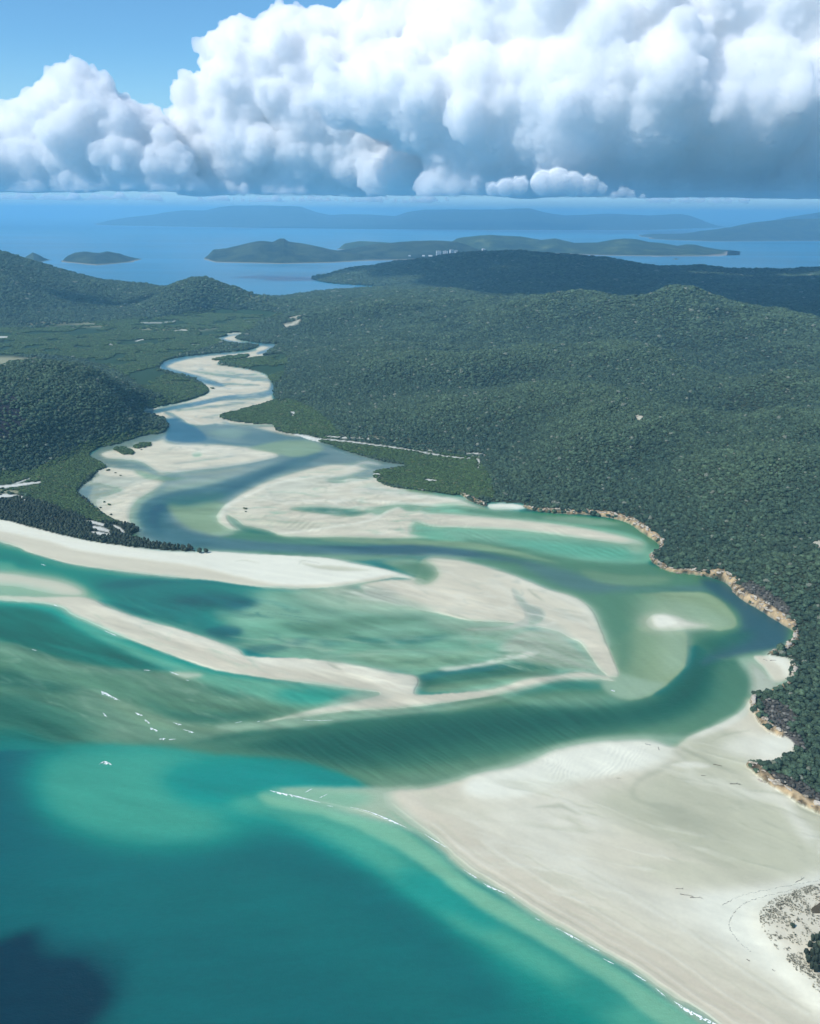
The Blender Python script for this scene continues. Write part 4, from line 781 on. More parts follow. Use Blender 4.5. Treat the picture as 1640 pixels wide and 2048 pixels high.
def ground_z(X, Y, full=False):
    px, py = to_px(X, Y); wpx, wpy = warp(px, py, X, Y)
    L = samp(LAND, wpx, wpy); D = samp(DEP, wpx, wpy)
    near = np.clip((9200-Y)/300, 0, 1)
    hz = hill_z(X, Y)*np.clip((samp(LANDB, wpx, wpy)-.5)*2.2, 0, 1)**1.2
    l2 = np.clip((L-.35)/.5, 0, 1)*near
    rk = samp(RK, wpx, wpy)
    dn = samp(DN, wpx, wpy)
    z = np.maximum(-D, -9.0)*(1-l2)+l2*(1.3+hz+rk*(2.6*ridged(X/17, Y/17, 3)+1.0))
    z = z+dn*(1-l2)*(1.5+2.2*fbm(X/22, Y/22, 3)+2.5*fbm(X/60+4, Y/60, 2))
    if full: return z, L*near, wpx, wpy, rk, dn, hz
    return z
def hit(px, py, n=900):
    """where the line of sight at a traced position meets the ground"""
    d = ray(px, py); d = d/d[1]
    Y = np.geomspace(350, 9300, n); X = d[0]*Y; Z = CAM_H+d[2]*Y
    g = ground_z(X, Y); k = np.argmax(Z < g)
    if not (Z < g).any(): return at(px, py)
    return np.array([X[k], Y[k], g[k]])

def plan(pts): return [tuple(float(v) for v in to_px(*hit(*q)[:2])) for q in pts]
q_ = plan([(0, 795), (22, 788), (40, 815), (52, 850), (30, 875), (0, 880)]); q_ = [(-60, q_[0][1])]+q_+[(-60, q_[-1][1])]
M(LCOL, (.030, .026, .030), q_, 2, 1.5, 1, n=2); M(TD, .3, q_, 2, 1.5, 1, n=2)            # bare dark cliff on the left hill
for p_ in ([(1618, 1088), (1632, 1082), (1660, 1080), (1660, 1096), (1636, 1096)], [(1268, 833), (1278, 828), (1288, 838), (1276, 842)]):
    q_ = plan(p_); M(LCOL, PK, q_, 1, .8, 1, n=2); M(TD, 0, [(x_, y_+2) for x_, y_ in q_], 2, 1.5, 1, n=2)
# ------------------------------------------------------------------ ground and water sheets
rows = [120.0]
while rows[-1] < 9300: rows.append(rows[-1]+min(max(rows[-1]**2/(CAM_H*886)*.95, .7), 24) if rows[-1] > 380 else rows[-1]+20)
rows = np.array(rows)
az = np.concatenate([np.linspace(-70, -33, 40)[:-1], np.linspace(-33, 33, 940), np.linspace(33, 70, 40)[1:]])
def grid(rws, azs):
    A = np.radians(azs); X = rws[:, None]*np.tan(np.clip(A, -1.3, 1.3))[None]; Y = np.repeat(rws[:, None], len(azs), 1)
    return X, Y
GXm, GYm = grid(rows, az)
GZ, GL, GPX, GPY, GRK, GDN, GHZ = ground_z(GXm.ravel(), GYm.ravel(), True)
GXf, GYf = GXm.ravel(), GYm.ravel()
gcol = lin(samp(COL, GPX, GPY))/LIGHT_K
lcol = samp(LCOL, GPX, GPY)
rkc = np.array(lin(np.array([178, 162, 134])/255)/LIGHT_K)*np.clip(ridged(GXf/9, GYf/9, 3)*2.4-.75, .12, 1.3)[:, None]
grk2 = np.clip(GRK*1.2, 0, 1)[:, None]
lcol = lcol*(1-grk2)+rkc*grk2
lm = np.clip((GL-.4)/.2, 0, 1)[:, None]
gcol = gcol*(1-lm)+lcol*lm
nr, nc = GXm.shape
idx = np.arange(nr*nc).reshape(nr, nc)
quads = np.stack([idx[:-1, :-1], idx[:-1, 1:], idx[1:, 1:], idx[1:, :-1]], -1).reshape(-1, 4)

def submesh(name, V, Q, attrs):
    used = np.zeros(len(V), bool); used[Q.ravel()] = True
    mp = np.cumsum(used)-1
    me = mesh_np(name, V[used], mp[Q])
    for k, (v, t) in attrs.items(): fattr(me, k, v[used], t)
    return me
V = np.stack([GXf, GYf, GZ], 1)
land_q = GL[quads].mean(1) > .5
under = (GZ[quads] < -.45).all(1)

def ground_mat(name, rough=.9, land=False):
    n = NT(name); c = n.attr('col').outputs['Color']; p = n.pos()
    a = n.noise(.35, 6, .65, p); b = n.noise(.02, 5, .6, n.map(p, (1, 2.2, 1), (0, 0, .5)))
    f = n.math('ADD', n.math('MULTIPLY', a, .16 if not land else .7), n.math('MULTIPLY', b, .14 if not land else .5))
    f = n.math('ADD', f, .85 if not land else .4)
    col = n.mix(1.0, c, n.n('ShaderNodeCombineColor', ins={0: f, 1: f, 2: f}).outputs[0], 'MULTIPLY')
    n.principled(**{'Base Color': col, 'Roughness': rough, 'Specular IOR Level': .2, 'Normal': n.bump(a, .25, .25)})
    return n.m
mat_sand = ground_mat('white_silica_sand', .85); mat_soil = ground_mat('forest_floor', .95, True)
attrs = {'col': (gcol, 'FLOAT_COLOR')}
sand = tag(link('sand_flats', submesh('sand_flats', V, quads[(~land_q) & (~under)], attrs), mat_sand), 'white and cream tidal sand flats, bars and beaches of the inlet', kind='structure')
hills = tag(link('hills', submesh('hills', V, quads[land_q], attrs), mat_soil), 'wooded hills and flat plain around the inlet', kind='structure')

# sea: one level sheet from under the camera to beyond the horizon
wr = np.concatenate([[-2500, -1200, -400, 0], rows, np.geomspace(9300, 160000, 90)[1:]])
waz = np.concatenate([np.linspace(-76, -33, 30)[:-1], np.linspace(-33, 33, 860), np.linspace(33, 76, 30)[1:]])
WX = np.maximum(np.abs(wr), 900)[:, None]*0+np.where(wr[:, None] > 100, wr[:, None], 120)*np.tan(np.radians(waz))[None]; WY = np.repeat(wr[:, None], len(waz), 1)
WX = np.where(WY < 120, np.radians(waz)[None]/R(76)*3000, WX)
wx, wy = WX.ravel(), WY.ravel()
wpx, wpy = to_px(wx, np.maximum(wy, 200))
wpx2, wpy2 = warp(wpx, wpy, wx, np.maximum(wy, 200))
wc = samp(COL, wpx2, wpy2); wd = samp(DEP, wpx2, wpy2)
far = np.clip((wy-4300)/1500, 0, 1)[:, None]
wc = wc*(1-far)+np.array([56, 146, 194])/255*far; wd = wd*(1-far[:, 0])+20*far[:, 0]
sn = CAM_H/np.sqrt(wx*wx+wy*wy+CAM_H**2); fr = .02+.98*(1-sn)**5       # what the surface mirrors of the sky comes on top of the water's own colour
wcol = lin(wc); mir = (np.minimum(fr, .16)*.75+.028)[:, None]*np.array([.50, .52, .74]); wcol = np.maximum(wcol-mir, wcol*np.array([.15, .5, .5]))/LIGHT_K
wl = samp(LAND, wpx, wpy)*(wy < 9200)
ni, nj = WX.shape
widx = np.arange(ni*nj).reshape(ni, nj)
wq = np.stack([widx[:-1, :-1], widx[:-1, 1:], widx[1:, 1:], widx[1:, :-1]], -1).reshape(-1, 4)
keep = ~((wd[wq] < -.4).all(1) | (wl[wq] > .98).all(1))
n = NT('sea_water'); c = n.attr('col').outputs['Color']; dp = n.attr('depth').outputs['Fac']; p = n.pos()
big = n.noise(.004, 5, .6, n.map(p, (1, 3, 1), (0, 0, .3)))
fine = n.noise(.16, 5, .65, n.map(p, (1, 2.6, 1), (0, 0, -.35)))
dist = n.n('ShaderNodeCameraData')
wind = n.noise(.00028, 6, .6, n.map(p, (1, 3.6, 1), (0, 0, .06)), .6)
farw = n.mr(n.n('ShaderNodeSeparateXYZ', ins={0: p}).outputs[1], 5000, 8000, 0, 1)
wind = n.math('MULTIPLY', n.math('SUBTRACT', n.mr(wind, .35, .65, 0, 1), .5), n.math('MULTIPLY', farw, .55))
f = n.math('ADD', n.math('ADD', n.math('MULTIPLY', big, .16), wind), n.math('ADD', n.math('MULTIPLY', fine, .34), .75))
col = n.mix(1.0, c, n.n('ShaderNodeCombineColor', ins={0: f, 1: f, 2: f}).outputs[0], 'MULTIPLY')
sh = n.mr(dp, 0.0, .5, .0, 1.0)
wave = n.math('ADD', n.noise(.11, 6, .7, n.map(p, (1, 2.2, 1), (0, 0, -.35))), n.noise(.7, 3, .6, p))
n.principled(**{'Base Color': col, 'Roughness': n.mr(sh, 0, 1, .5, .3), 'IOR': 1.33, 'Specular IOR Level': .5, 'Normal': n.bump(wave, .22, 1.2)})
mat_sea = n.m
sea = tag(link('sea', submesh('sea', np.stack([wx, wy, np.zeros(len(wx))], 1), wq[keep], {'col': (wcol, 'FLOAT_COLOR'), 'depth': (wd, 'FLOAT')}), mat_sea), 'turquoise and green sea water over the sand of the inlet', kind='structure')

# ------------------------------------------------------------------ haze over sea and land (below the clouds)
def box_mesh(name, x0, x1, y0, y1, z0, z1):
    v = [(x, y, z) for z in (z0, z1) for y in (y0, y1) for x in (x0, x1)]
    return mesh_np(name, v, [(0, 2, 3, 1), (4, 5, 7, 6), (0, 1, 5, 4), (2, 6, 7, 3), (0, 4, 6, 2), (1, 3, 7, 5)], False)
n = NT('sea_haze')
vol = n.n('ShaderNodeVolumePrincipled', ins={'Color': (0.31, 0.72, 1.0, 1), 'Density': HAZE, 'Anisotropy': 0.0})
n.t.links.new(vol.outputs[0], n.out.inputs['Volume'])
haze = tag(link('haze', box_mesh('haze', -700000, 700000, -3500, 165000, -12, 830), n.m), 'thin blue sea haze over the inlet and islands', kind='stuff')

# ------------------------------------------------------------------ islands behind
def island_mat(name, cols, scale):
    n = NT(name); p = n.pos()
    a = n.noise(scale, 6, .65, p); b = n.noise(scale*9, 4, .6, p)
    col = n.ramp(n.math('ADD', n.math('MULTIPLY', a, .8), n.math('MULTIPLY', b, .2)), cols)
    sh = n.n('ShaderNodeSeparateXYZ', ins={0: p}).outputs[2]
    col = n.mix(n.mr(sh, 1.5, 9.0, 1.0, 0.0), col, (.30, .26, .19, 1))
    n.principled(**{'Base Color': col, 'Roughness': .95, 'Specular IOR Level': .1, 'Normal': n.bump(b, .8, 14)})
    return n.m
mat_isl = island_mat('island_forest', [(.40, (.008, .018, .015)), (.60, (.055, .075, .04))], .004)
mat_isg = island_mat('island_grassland', [(.40, (.022, .038, .02)), (.54, (.05, .075, .03)), (.66, (.14, .17, .07))], .0032)
def island(name, label, top, base, Yr, depth, mat, rough=.5, nx=170, nv=34):
    """ridge traced along the skyline at Yr metres, near shore traced as the waterline"""
    t = np.array(top, float); b = np.array(base, float)
    xs = np.linspace(t[0, 0], t[-1, 0], nx); tops = np.interp(xs, t[:, 0], t[:, 1]); bs = np.interp(xs, b[:, 0], b[:, 1])
    N = np.array([at(x, y) for x, y in zip(xs, bs)])
    Yr = max(Yr, N[:, 1].max()+depth*.35)
    P = np.array([at_dist(x, y, Yr) for x, y in zip(xs, tops)])
    h = np.maximum(P[:, 2], 0); dd = np.clip(np.minimum(np.arange(nx), np.arange(nx)[::-1])/(nx*.06), 0, 1)
    h = h*np.minimum(1, dd*1.05+.01)**.7; Vv = []
    for k in range(nv):
        v = k/(nv-1)
        if v < .55:
            s = v/.55; Y = N[:, 1]*(1-s)+Yr*s; prof = (math.sin(s*math.pi/2))**1.15
        else:
            s = (v-.55)/.45; Y = Yr+depth*s*(.25+.75*dd); prof = math.cos(s*math.pi/2)**1.2
        X = P[:, 0]*Y/Yr if v < .55 else P[:, 0]
        z = h*prof; L = depth*.5
        z = z*(1-rough*(1-prof**3)*(1.5-1.7*ridged(X/L+Yr, Y/L, 4)))*(1+.05*(fbm(X/L*6, Y/L*6, 3)-.5))
        if k in (0, nv-1): z = z*0-3
        Vv.append(np.stack([X, Y, z], 1))
    Vv = np.concatenate(Vv); i = np.arange(nx*nv).reshape(nv, nx)
    q = np.stack([i[:-1, :-1], i[:-1, 1:], i[1:, 1:], i[1:, :-1]], -1).reshape(-1, 4)
    return tag(link(name, mesh_np(name, Vv, q), mat), label, kind='structure')
island('island', 'tiny cone shaped islet at the left edge of the strait', [(44, 522), (52, 513), (65, 505), (78, 511), (89, 522)], [(44, 523), (66, 526), (89, 523)], 9300, 260, mat_isl, nx=50)
island('island', 'low flat topped island standing alone in the strait', [(121, 523), (135, 512), (150, 505), (170, 503), (182, 505), (198, 506), (212, 503), (236, 507), (250, 514), (268, 523)], [(121, 524), (190, 531), (268, 524)], 9300, 500, mat_isl, nx=80)
island('island', 'dark wooded island with a pointed rocky peak', [(408, 510), (425, 499), (450, 497), (480, 490), (500, 485), (520, 482), (545, 484), (553, 480), (560, 477), (567, 477), (576, 483), (610, 488), (640, 494), (660, 499), (700, 505), (740, 512)], [(408, 519), (430, 525), (560, 528), (660, 526), (740, 521)], 9700, 900, mat_isl)
island('island', 'dark wooded island with white hotel towers on its flank', [(640, 508), (665, 503), (700, 497), (750, 488), (800, 484), (830, 482), (870, 481), (912, 483), (935, 490), (952, 497), (1000, 508)], [(640, 522), (720, 522), (850, 519), (930, 516), (1000, 514)], 10200, 900, mat_isl)
island('island', 'small grassy hill island behind the towers', [(674, 498), (690, 487), (720, 482), (760, 484), (800, 487), (840, 495)], [(674, 499), (760, 500), (840, 500)], 12600, 600, mat_isg, nx=70)
island('island', 'long low grassy island with pale clearings and little beaches', [(880, 492), (905, 479), (925, 475), (960, 471), (985, 470), (1040, 473), (1085, 480), (1110, 477), (1150, 486), (1200, 485), (1225, 480), (1250, 477), (1270, 478), (1300, 484), (1330, 487), (1365, 493), (1390, 489), (1410, 494), (1450, 501), (1480, 510)], [(880, 502), (1000, 505), (1100, 507), (1200, 511), (1320, 513), (1400, 513), (1480, 511)], 12000, 1500, mat_isg)
island('island', 'blue hazy island with a low western head at the right edge', [(1298, 477), (1315, 465), (1340, 468), (1400, 468), (1430, 461), (1470, 455), (1520, 444), (1560, 440), (1600, 438), (1640, 437), (1800, 428), (2000, 460)], [(1298, 478), (1340, 480), (1430, 483), (1600, 482), (1800, 482), (2000, 482)], 17600, 3000, mat_isl)
island('island', 'highest hazy island hill behind the right edge', [(1480, 455), (1530, 446), (1580, 434), (1620, 428), (1660, 422), (1760, 410), (1900, 430)], [(1480, 463), (1660, 464), (1900, 464)], 23000, 3000, mat_isl, nx=80)
island('island', 'long blue mainland range along the far horizon', [(188, 449), (215, 436), (260, 434), (300, 430), (330, 425), (370, 420), (410, 421), (440, 414), (470, 411), (540, 411), (600, 413), (630, 424), (660, 430), (700, 428), (740, 429), (790, 432), (815, 424), (850, 419), (900, 419), (1000, 419), (1030, 417), (1060, 417), (1090, 425), (1130, 431), (1180, 429), (1220, 427), (1300, 431), (1360, 428), (1400, 434), (1450, 450)], [(188, 450), (400, 454), (700, 458), (1000, 460), (1300, 460), (1450, 455)], 30000, 5000, mat_isl, nx=260)
island('island', 'tiny dark rock islet in the right channel', [(1345, 518.4), (1352, 516.8), (1359, 518.4)], [(1346, 518.6), (1352, 519.2), (1358, 518.6)], 9900, 40, mat_isl, nx=24, nv=14)

# ------------------------------------------------------------------ clouds
n = NT('cloud_vapour')
n.t.links.new(n.n('ShaderNodeVolumeScatter', ins={'Color': (1, 1, 1, 1), 'Density': .0058, 'Anisotropy': .1}).outputs[0], n.out.inputs['Volume'])
mat_vap = n.m
n = NT('cloud_core'); n.principled(**{'Base Color': (.985, .985, .985, 1), 'Roughness': 1, 'Specular IOR Level': 0, 'Subsurface Weight': 1.0, 'Subsurface Radius': (1, 1, 1), 'Subsurface Scale': 3500.0}); mat_core = n.m
_ico = {}
def ico(sub):
    if sub not in _ico:
        import bmesh
        bm = bmesh.new(); bmesh.ops.create_icosphere(bm, subdivisions=sub, radius=1)
        bm.verts.ensure_lookup_table(); _ico[sub] = (np.array([v.co[:] for v in bm.verts]), np.array([[v.index for v in f.verts] for f in bm.faces])); bm.free()
    return _ico[sub]
def blob_mesh(name, balls, voxel):
    Vs = []; Fs = []; k = 0
    for c, r in balls:
        v0, f0 = ico(2 if r > voxel*6 else 1)
        Vs.append(v0*r+np.array(c)); Fs.append(f0+k); k += len(v0)
    me = mesh_np(name, np.concatenate(Vs), np.concatenate(Fs))
    o = bpy.data.objects.new(name, me); C.objects.link(o)
    md = o.modifiers.new('r', 'REMESH'); md.mode = 'VOXEL'; md.voxel_size = voxel
    ms = o.modifiers.new('s', 'SMOOTH'); ms.factor = .5; ms.iterations = 3
    dg = bpy.context.evaluated_depsgraph_get(); ev = o.evaluated_get(dg); m2 = bpy.data.meshes.new_from_object(ev)
    bpy.data.objects.remove(o); bpy.data.meshes.remove(me)
    return m2
def cloud(label, balls, base, voxel, amp, core=None, grow=(16, 7), seed=1, group='cumulus clouds over the islands'):
    """balls = (centre, radius) in metres; smaller billows are grown over them, the foot is cut level"""
    rg = np.random.default_rng(seed); allb = [(np.array(c, float), r) for c, r in balls]; gen = list(allb)
    for lvl, cnt in enumerate(grow):
        new = []
        for c, r in gen:
            for _ in range(cnt):
                d = rg.normal(size=3); d /= np.linalg.norm(d); d[2] = abs(d[2])*.9-.2 if lvl == 0 else d[2]*.8+.15
                d /= np.linalg.norm(d); rr = r*rg.uniform(.2, .46)
                new.append((c+d*r*rg.uniform(.78, .95), rr))
        allb += new; gen = new
    me = blob_mesh('cumulus_cloud', allb, voxel)
    nv = len(me.vertices); co = np.empty(nv*3, np.float32); me.vertices.foreach_get('co', co); co = co.reshape(-1, 3).astype(float)
    no = np.empty(nv*3, np.float32); me.vertices.foreach_get('normal', no); no = no.reshape(-1, 3)
    q = co/(voxel*9)+seed; d = 0
    for o_, g in ((1, 1), (2.1, .65), (4.3, .45), (8.5, .25)):
        d = d+g*(np.abs(noise3(q*o_+5)*2-1)-.35)
    co2 = co+no*(amp*d)[:, None]
    low = co2[:, 2] < base; co2[low, 2] = base+(co2[low, 2]-base)*.05+.9*min(voxel, 75)*3.0*(noise3(co2[low]/(voxel*26)+3)-.2)+.5*voxel*(noise3(co2[low]/(voxel*5))-.3)
    me.vertices.foreach_set('co', co2.astype(np.float32).ravel()); me.update(); me.shade_smooth()
    me.materials.clear(); me.materials.append(mat_vap)
    o = link('cumulus_cloud', me); tag(o, label, 'cloud', group)
    if core:
        m3 = blob_mesh('cloud_core', [(c, r-core*.8) for c, r in allb if r > core*1.9], voxel)
        nc_ = len(m3.vertices); c3 = np.empty(nc_*3, np.float32); m3.vertices.foreach_get('co', c3); c3 = c3.reshape(-1, 3).astype(float); n3 = np.empty(nc_*3, np.float32); m3.vertices.foreach_get('normal', n3); q = c3/(voxel*9)+seed; d = 0
        for o_, g in ((1, 1), (2.1, .65), (4.3, .45), (8.5, .25)): d = d+g*(np.abs(noise3(q*o_+5)*2-1)-.35)
        c3 = c3+n3.reshape(-1, 3)*(amp*d)[:, None]; c3[:, 2] = np.maximum(c3[:, 2], base+core*.9)
        m3.vertices.foreach_set('co', c3.astype(np.float32).ravel()); m3.update(); m3.shade_smooth(); m3.materials.clear(); m3.materials.append(mat_core)
        link('cloud_core', m3, None, o)
    return o
def px_balls(lst, Y):
    out = []
    for b in lst:
        x, y, r = b[:3]; dy = b[3] if len(b) > 3 else 0
        out.append((at_dist(x, y, Y+dy), r*(Y+dy)/FPX/math.cos(PITCH)))
    return out
def foot(x0, x1, y, r, seed):
    rg = np.random.default_rng(seed); out = []; x = x0
    while x < x1:
        rr = r*rg.uniform(.7, 1.25); out.append((x, y+rg.uniform(-6, 6), rr, rg.uniform(-600, 200))); x += rr*rg.uniform(.5, .9)
    return out
if CLOUDS:
    cloud('tall white cumulus cloud at the left with a domed top', px_balls([(140, 185, 48), (105, 215, 45), (190, 215, 48), (60, 240, 42), (25, 262, 40), (240, 250, 50), (290, 262, 48, 500), (150, 280, 70), (60, 320, 60), (240, 320, 62), (0, 330, 60), (-60, 300, 70), (-120, 330, 80), (330, 330, 50), (150, 360, 50), (40, 370, 40), (250, 370, 40), (320, 370, 36)]+foot(-140, 400, 382, 26, 4), 27000), 985, 60, 130, 230, seed=2)
    cloud('towering bright cumulus cloud in the middle of the bank', px_balls([(482, 78, 40), (448, 110, 44), (575, 60, 42), (540, 110, 55), (640, 78, 52), (600, 150, 75), (700, 70, 46), (665, 60, 34), (765, 20, 55), (500, 180, 72), (425, 215, 58), (385, 265, 50), (620, 220, 90), (720, 170, 85), (480, 290, 80), (600, 320, 72), (700, 300, 76), (365, 325, 52), (800, 60, 85), (430, 355, 44), (540, 365, 40), (650, 372, 36), (740, 372, 36), (700, 330, 44, -600), (760, 350, 44, -1200), (810, 345, 48, -1500), (860, 372, 34, -1800), (800, 375, 34, -1200)]+foot(380, 760, 384, 24, 6), 28500), 930, 60, 130, 230, seed=31)
    cloud('huge shaded grey cumulus cloud filling the upper right', px_balls([(880, 90, 70), (960, 50, 95), (1080, 40, 120), (1230, 20, 130), (1380, 30, 120), (1530, 20, 125), (1680, 50, 130), (690, 195, 55), (760, 190, 75), (850, 200, 95), (980, 220, 120), (1130, 210, 140, -500), (1300, 200, 140, -600), (1470, 210, 140, -600), (1640, 230, 130), (1780, 200, 150), (940, 310, 70), (1050, 330, 66), (1180, 330, 74), (1320, 330, 74), (1450, 320, 80), (1580, 320, 90), (1720, 320, 90)]+foot(860, 1800, 378, 32, 8)+foot(900, 1800, 362, 40, 9), 25500), 890, 60, 130, 230, seed=9)
    cloud('little white cumulus puff low under the right bank', px_balls([(985, 378, 14), (1010, 375, 18), (1040, 372, 18)], 23600), 845, 28, 30, 50, grow=(5, 4), seed=12)
    cloud('small cream cumulus with a lumpy top under the grey cloud', px_balls([(1085, 365, 24), (1115, 362, 26), (1145, 368, 24), (1175, 372, 20), (1200, 378, 14)], 23500), 845, 28, 34, 50, grow=(5, 4), seed=13)
    cloud('ragged white cloud scrap at the foot of the grey cloud', px_balls([(1228, 392, 10), (1245, 384, 10), (1262, 390, 10), (1285, 394, 8)], 23400), 845, 24, 26, None, grow=(5, 4), seed=14)
    cloud('faint row of distant clouds low over the sea at the left', px_balls([(x, 398+((x*7) % 11)-5, 6+((x*13) % 7)) for x in range(-60, 330, 13)], 42000), 915, 70, 60, None, grow=(5, 2), seed=41)
    cloud('faint row of distant clouds under the middle of the bank', px_balls([(x, 401+((x*5) % 9)-4, 5+((x*11) % 6)) for x in range(400, 900, 17)], 44000), 905, 70, 60, None, grow=(5, 2), seed=43)
    cloud('pale streak of distant cloud under the right of the bank', px_balls([(x, 404+((x*5) % 5)-3, 4+((x*11) % 5)) for x in range(1290, 1500, 12)], 45000), 900, 70, 50, None, grow=(5, 2), seed=45)
    # clouds beyond the frame whose shadows lie on the hills and the sea
    def overhead(label, cx, cy, z, rx, ry, rz, nb, seed, vox):
        rg = np.random.default_rng(seed); balls = []
        for k in range(nb):
            a = rg.uniform(0, 2*math.pi); q = math.sqrt(rg.uniform(0, 1)); r = min(rx, ry)*rg.uniform(.3, .5)
            balls.append((np.array([cx+rx*q*math.cos(a), cy+ry*q*math.sin(a), z+r*.55]), r))
        cloud(label, balls, z, vox, vox*.9, vox*1.2, (8, 4), seed, 'cumulus clouds overhead')
    so = lambda h: np.array([SUN_DIR.x/SUN_DIR.z*h, SUN_DIR.y/SUN_DIR.z*h])
    def footprint(label, poly, z, r0, seed, vox, cnt):
        """a cloud whose shadow falls on the given stretch of ground"""
        rg = np.random.default_rng(seed); P = np.array(poly, float); lo, hi = P.min(0), P.max(0); balls = []; o_ = so(z+r0*.3)
        while len(balls) < cnt:
            c = rg.uniform(lo, hi); ins = False
            for (x0, y0), (x1, y1) in zip(P, np.roll(P, -1, 0)):
                if (y0 > c[1]) != (y1 > c[1]) and c[0] < x0+(c[1]-y0)*(x1-x0)/(y1-y0): ins = not ins
            if not ins: continue
            e = np.roll(P, -1, 0)-P; t = np.clip((((c-P)*e).sum(1))/(e*e).sum(1), 0, 1); dm = np.linalg.norm(P+e*t[:, None]-c, axis=1).min()
            r = min(dm*.95, r0*rg.uniform(.7, 1.2))
            if r < r0*.3: continue
            balls.append((np.array([c[0]+o_[0], c[1]+o_[1], z+r*.45]), r))
        cloud(label, balls, z, vox, vox*.9, vox*1.2, (8, 3), seed, 'cumulus clouds overhead')
    footprint('broad cumulus cloud high over the wooded range', [(-1500, 7900), (-1450, 7050), (-500, 6650), (-100, 6400), (100, 5900), (250, 4800), (650, 4100), (1000, 3700), (1250, 3420), (1500, 3230), (1900, 3020), (2400, 2900), (3500, 2850), (4500, 5500), (4000, 8000), (1000, 8000), (0, 7900)], 2600, 380, 21, 60, 130)
    footprint('small cumulus cloud over the left hills', [(-2050, 4900), (-1750, 4700), (-1500, 4650), (-1250, 4800), (-1330, 5000), (-1500, 4850), (-1700, 4950)], 2200, 120, 22, 30, 40)
    s0 = [at(q[0]-38, q[1]+12)[:2] for q in ((-260, 1850), (-60, 1862), (70, 1852), (112, 1860), (110, 1880), (165, 1872), (212, 1872), (232, 1890), (222, 1912), (250, 1922), (262, 1942), (290, 1948), (312, 1966), (300, 1995), (268, 2005), (262, 2035), (225, 2060), (190, 2140), (-260, 2300))]
    footprint('small cumulus cloud over the open water', s0, 950, 55, 23, 9, 130)

# ------------------------------------------------------------------ trees
def leaf_mat(name, lo, hi, pale, pale_at=.9):
    n = NT(name); rnd = n.n('ShaderNodeObjectInfo').outputs['Random']; p = n.pos()
    reg = n.mr(n.math('ADD', n.math('MULTIPLY', n.noise(.0075, 5, .65, p), .6), n.math('MULTIPLY', n.noise(.0016, 4, .6, n.map(p, (1, 1.8, 1))), .4)), .36, .64, 0, 1); leaf = n.noise(.9, 3, .6, p)
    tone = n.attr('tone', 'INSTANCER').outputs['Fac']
    reg = n.math('ADD', n.math('MULTIPLY', reg, .45), n.math('MULTIPLY', tone, .55))  # tone paints relief shading into the leaves: gullies darker, ridges lighter
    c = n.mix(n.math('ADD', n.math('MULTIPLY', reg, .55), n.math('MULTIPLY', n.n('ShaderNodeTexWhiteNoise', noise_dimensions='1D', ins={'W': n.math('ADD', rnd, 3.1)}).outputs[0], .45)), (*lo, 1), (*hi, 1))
    k = n.math('ADD', n.math('MULTIPLY', rnd, .75), n.math('ADD', n.math('MULTIPLY', leaf, .5), .4))
    c = n.mix(1.0, c, n.n('ShaderNodeCombineColor', ins={0: k, 1: k, 2: k}).outputs[0], 'MULTIPLY')
    c = n.mix(n.math('GREATER_THAN', n.n('ShaderNodeTexWhiteNoise', noise_dimensions='1D', ins={'W': rnd}).outputs[0], pale_at), c, (*pale, 1))
    n.principled(**{'Base Color': c, 'Roughness': .75, 'Specular IOR Level': .25})
    return n.m
mat_gum = leaf_mat('gum_leaves', (.022, .050, .036), (.094, .146, .076), (.20, .22, .16), .986)
mat_mang = leaf_mat('mangrove_leaves', (.026, .056, .020), (.072, .120, .034), (.10, .12, .05), .96)
mat_casu = leaf_mat('casuarina_needles', (.030, .045, .030), (.045, .062, .036), (.08, .10, .06), .95)
mat_scrub = leaf_mat('grey_scrub', (.075, .075, .062), (.10, .095, .075), (.2, .19, .16), .85)
n = NT('pale_bark'); a = n.noise(1.2, 4, .6, n.map(n.n('ShaderNodeTexCoord').outputs['Object'], (1, 1, .3)))
n.principled(**{'Base Color': n.ramp(a, [(.3, (.20, .17, .14)), (.7, (.46, .42, .36))]), 'Roughness': .9}); mat_bark = n.m

def crown_mesh(name, mat, seed, lobes=6, flat=.72, sub=2, leaves=240, leaf=.19, spread=.66):
    """unit crown (radius about 1): lumpy lobes with loose leaf sprays over them, foot at z = 0"""
    rg = np.random.default_rng(seed); Vs = []; Fs = []; off = 0
    v0, f0 = ico(sub)
    cs = [(np.array([0, 0, .55]), .62)]
    for i in range(lobes):
        a = rg.uniform(0, 6.28); q = spread*rg.uniform(.55, 1.0); cs.append((np.array([math.cos(a)*q, math.sin(a)*q, rg.uniform(.2, .75)]), rg.uniform(.3, .48)))
    for c, r in cs:
        v = v0*(1+.85*(noise3(v0*2.6+rg.uniform(0, 40, 3)+20)-.5)[:, None])*r*np.array([1, 1, flat])+c*np.array([1, 1, flat*1.25])
        Vs.append(v); Fs.append(f0+off); off += len(v)
    tri = np.concatenate(Fs)
    for i in range(leaves):
        c, r = cs[rg.integers(len(cs))]
        d = rg.normal(size=3); d[2] = abs(d[2])*.9-.15; d /= np.linalg.norm(d)
        p = (c+d*r*rg.uniform(.95, 1.22))*np.array([1, 1, flat*1.15]); u = np.cross(d, rg.normal(size=3)); u /= np.linalg.norm(u); w_ = np.cross(d, u)+d*rg.uniform(-.5, .5)
        s = leaf*rg.uniform(.6, 1.3)
        Vs.append(np.array([p-u*s*.6, p+u*s*.6, p+w_*s*1.5])); tri = np.concatenate([tri, [[off, off+1, off+2]]]); off += 3
    V_ = np.concatenate(Vs); V_[:, 2] -= V_[:, 2].min()
    me = mesh_np(name, V_, tri); me.materials.append(mat); return me
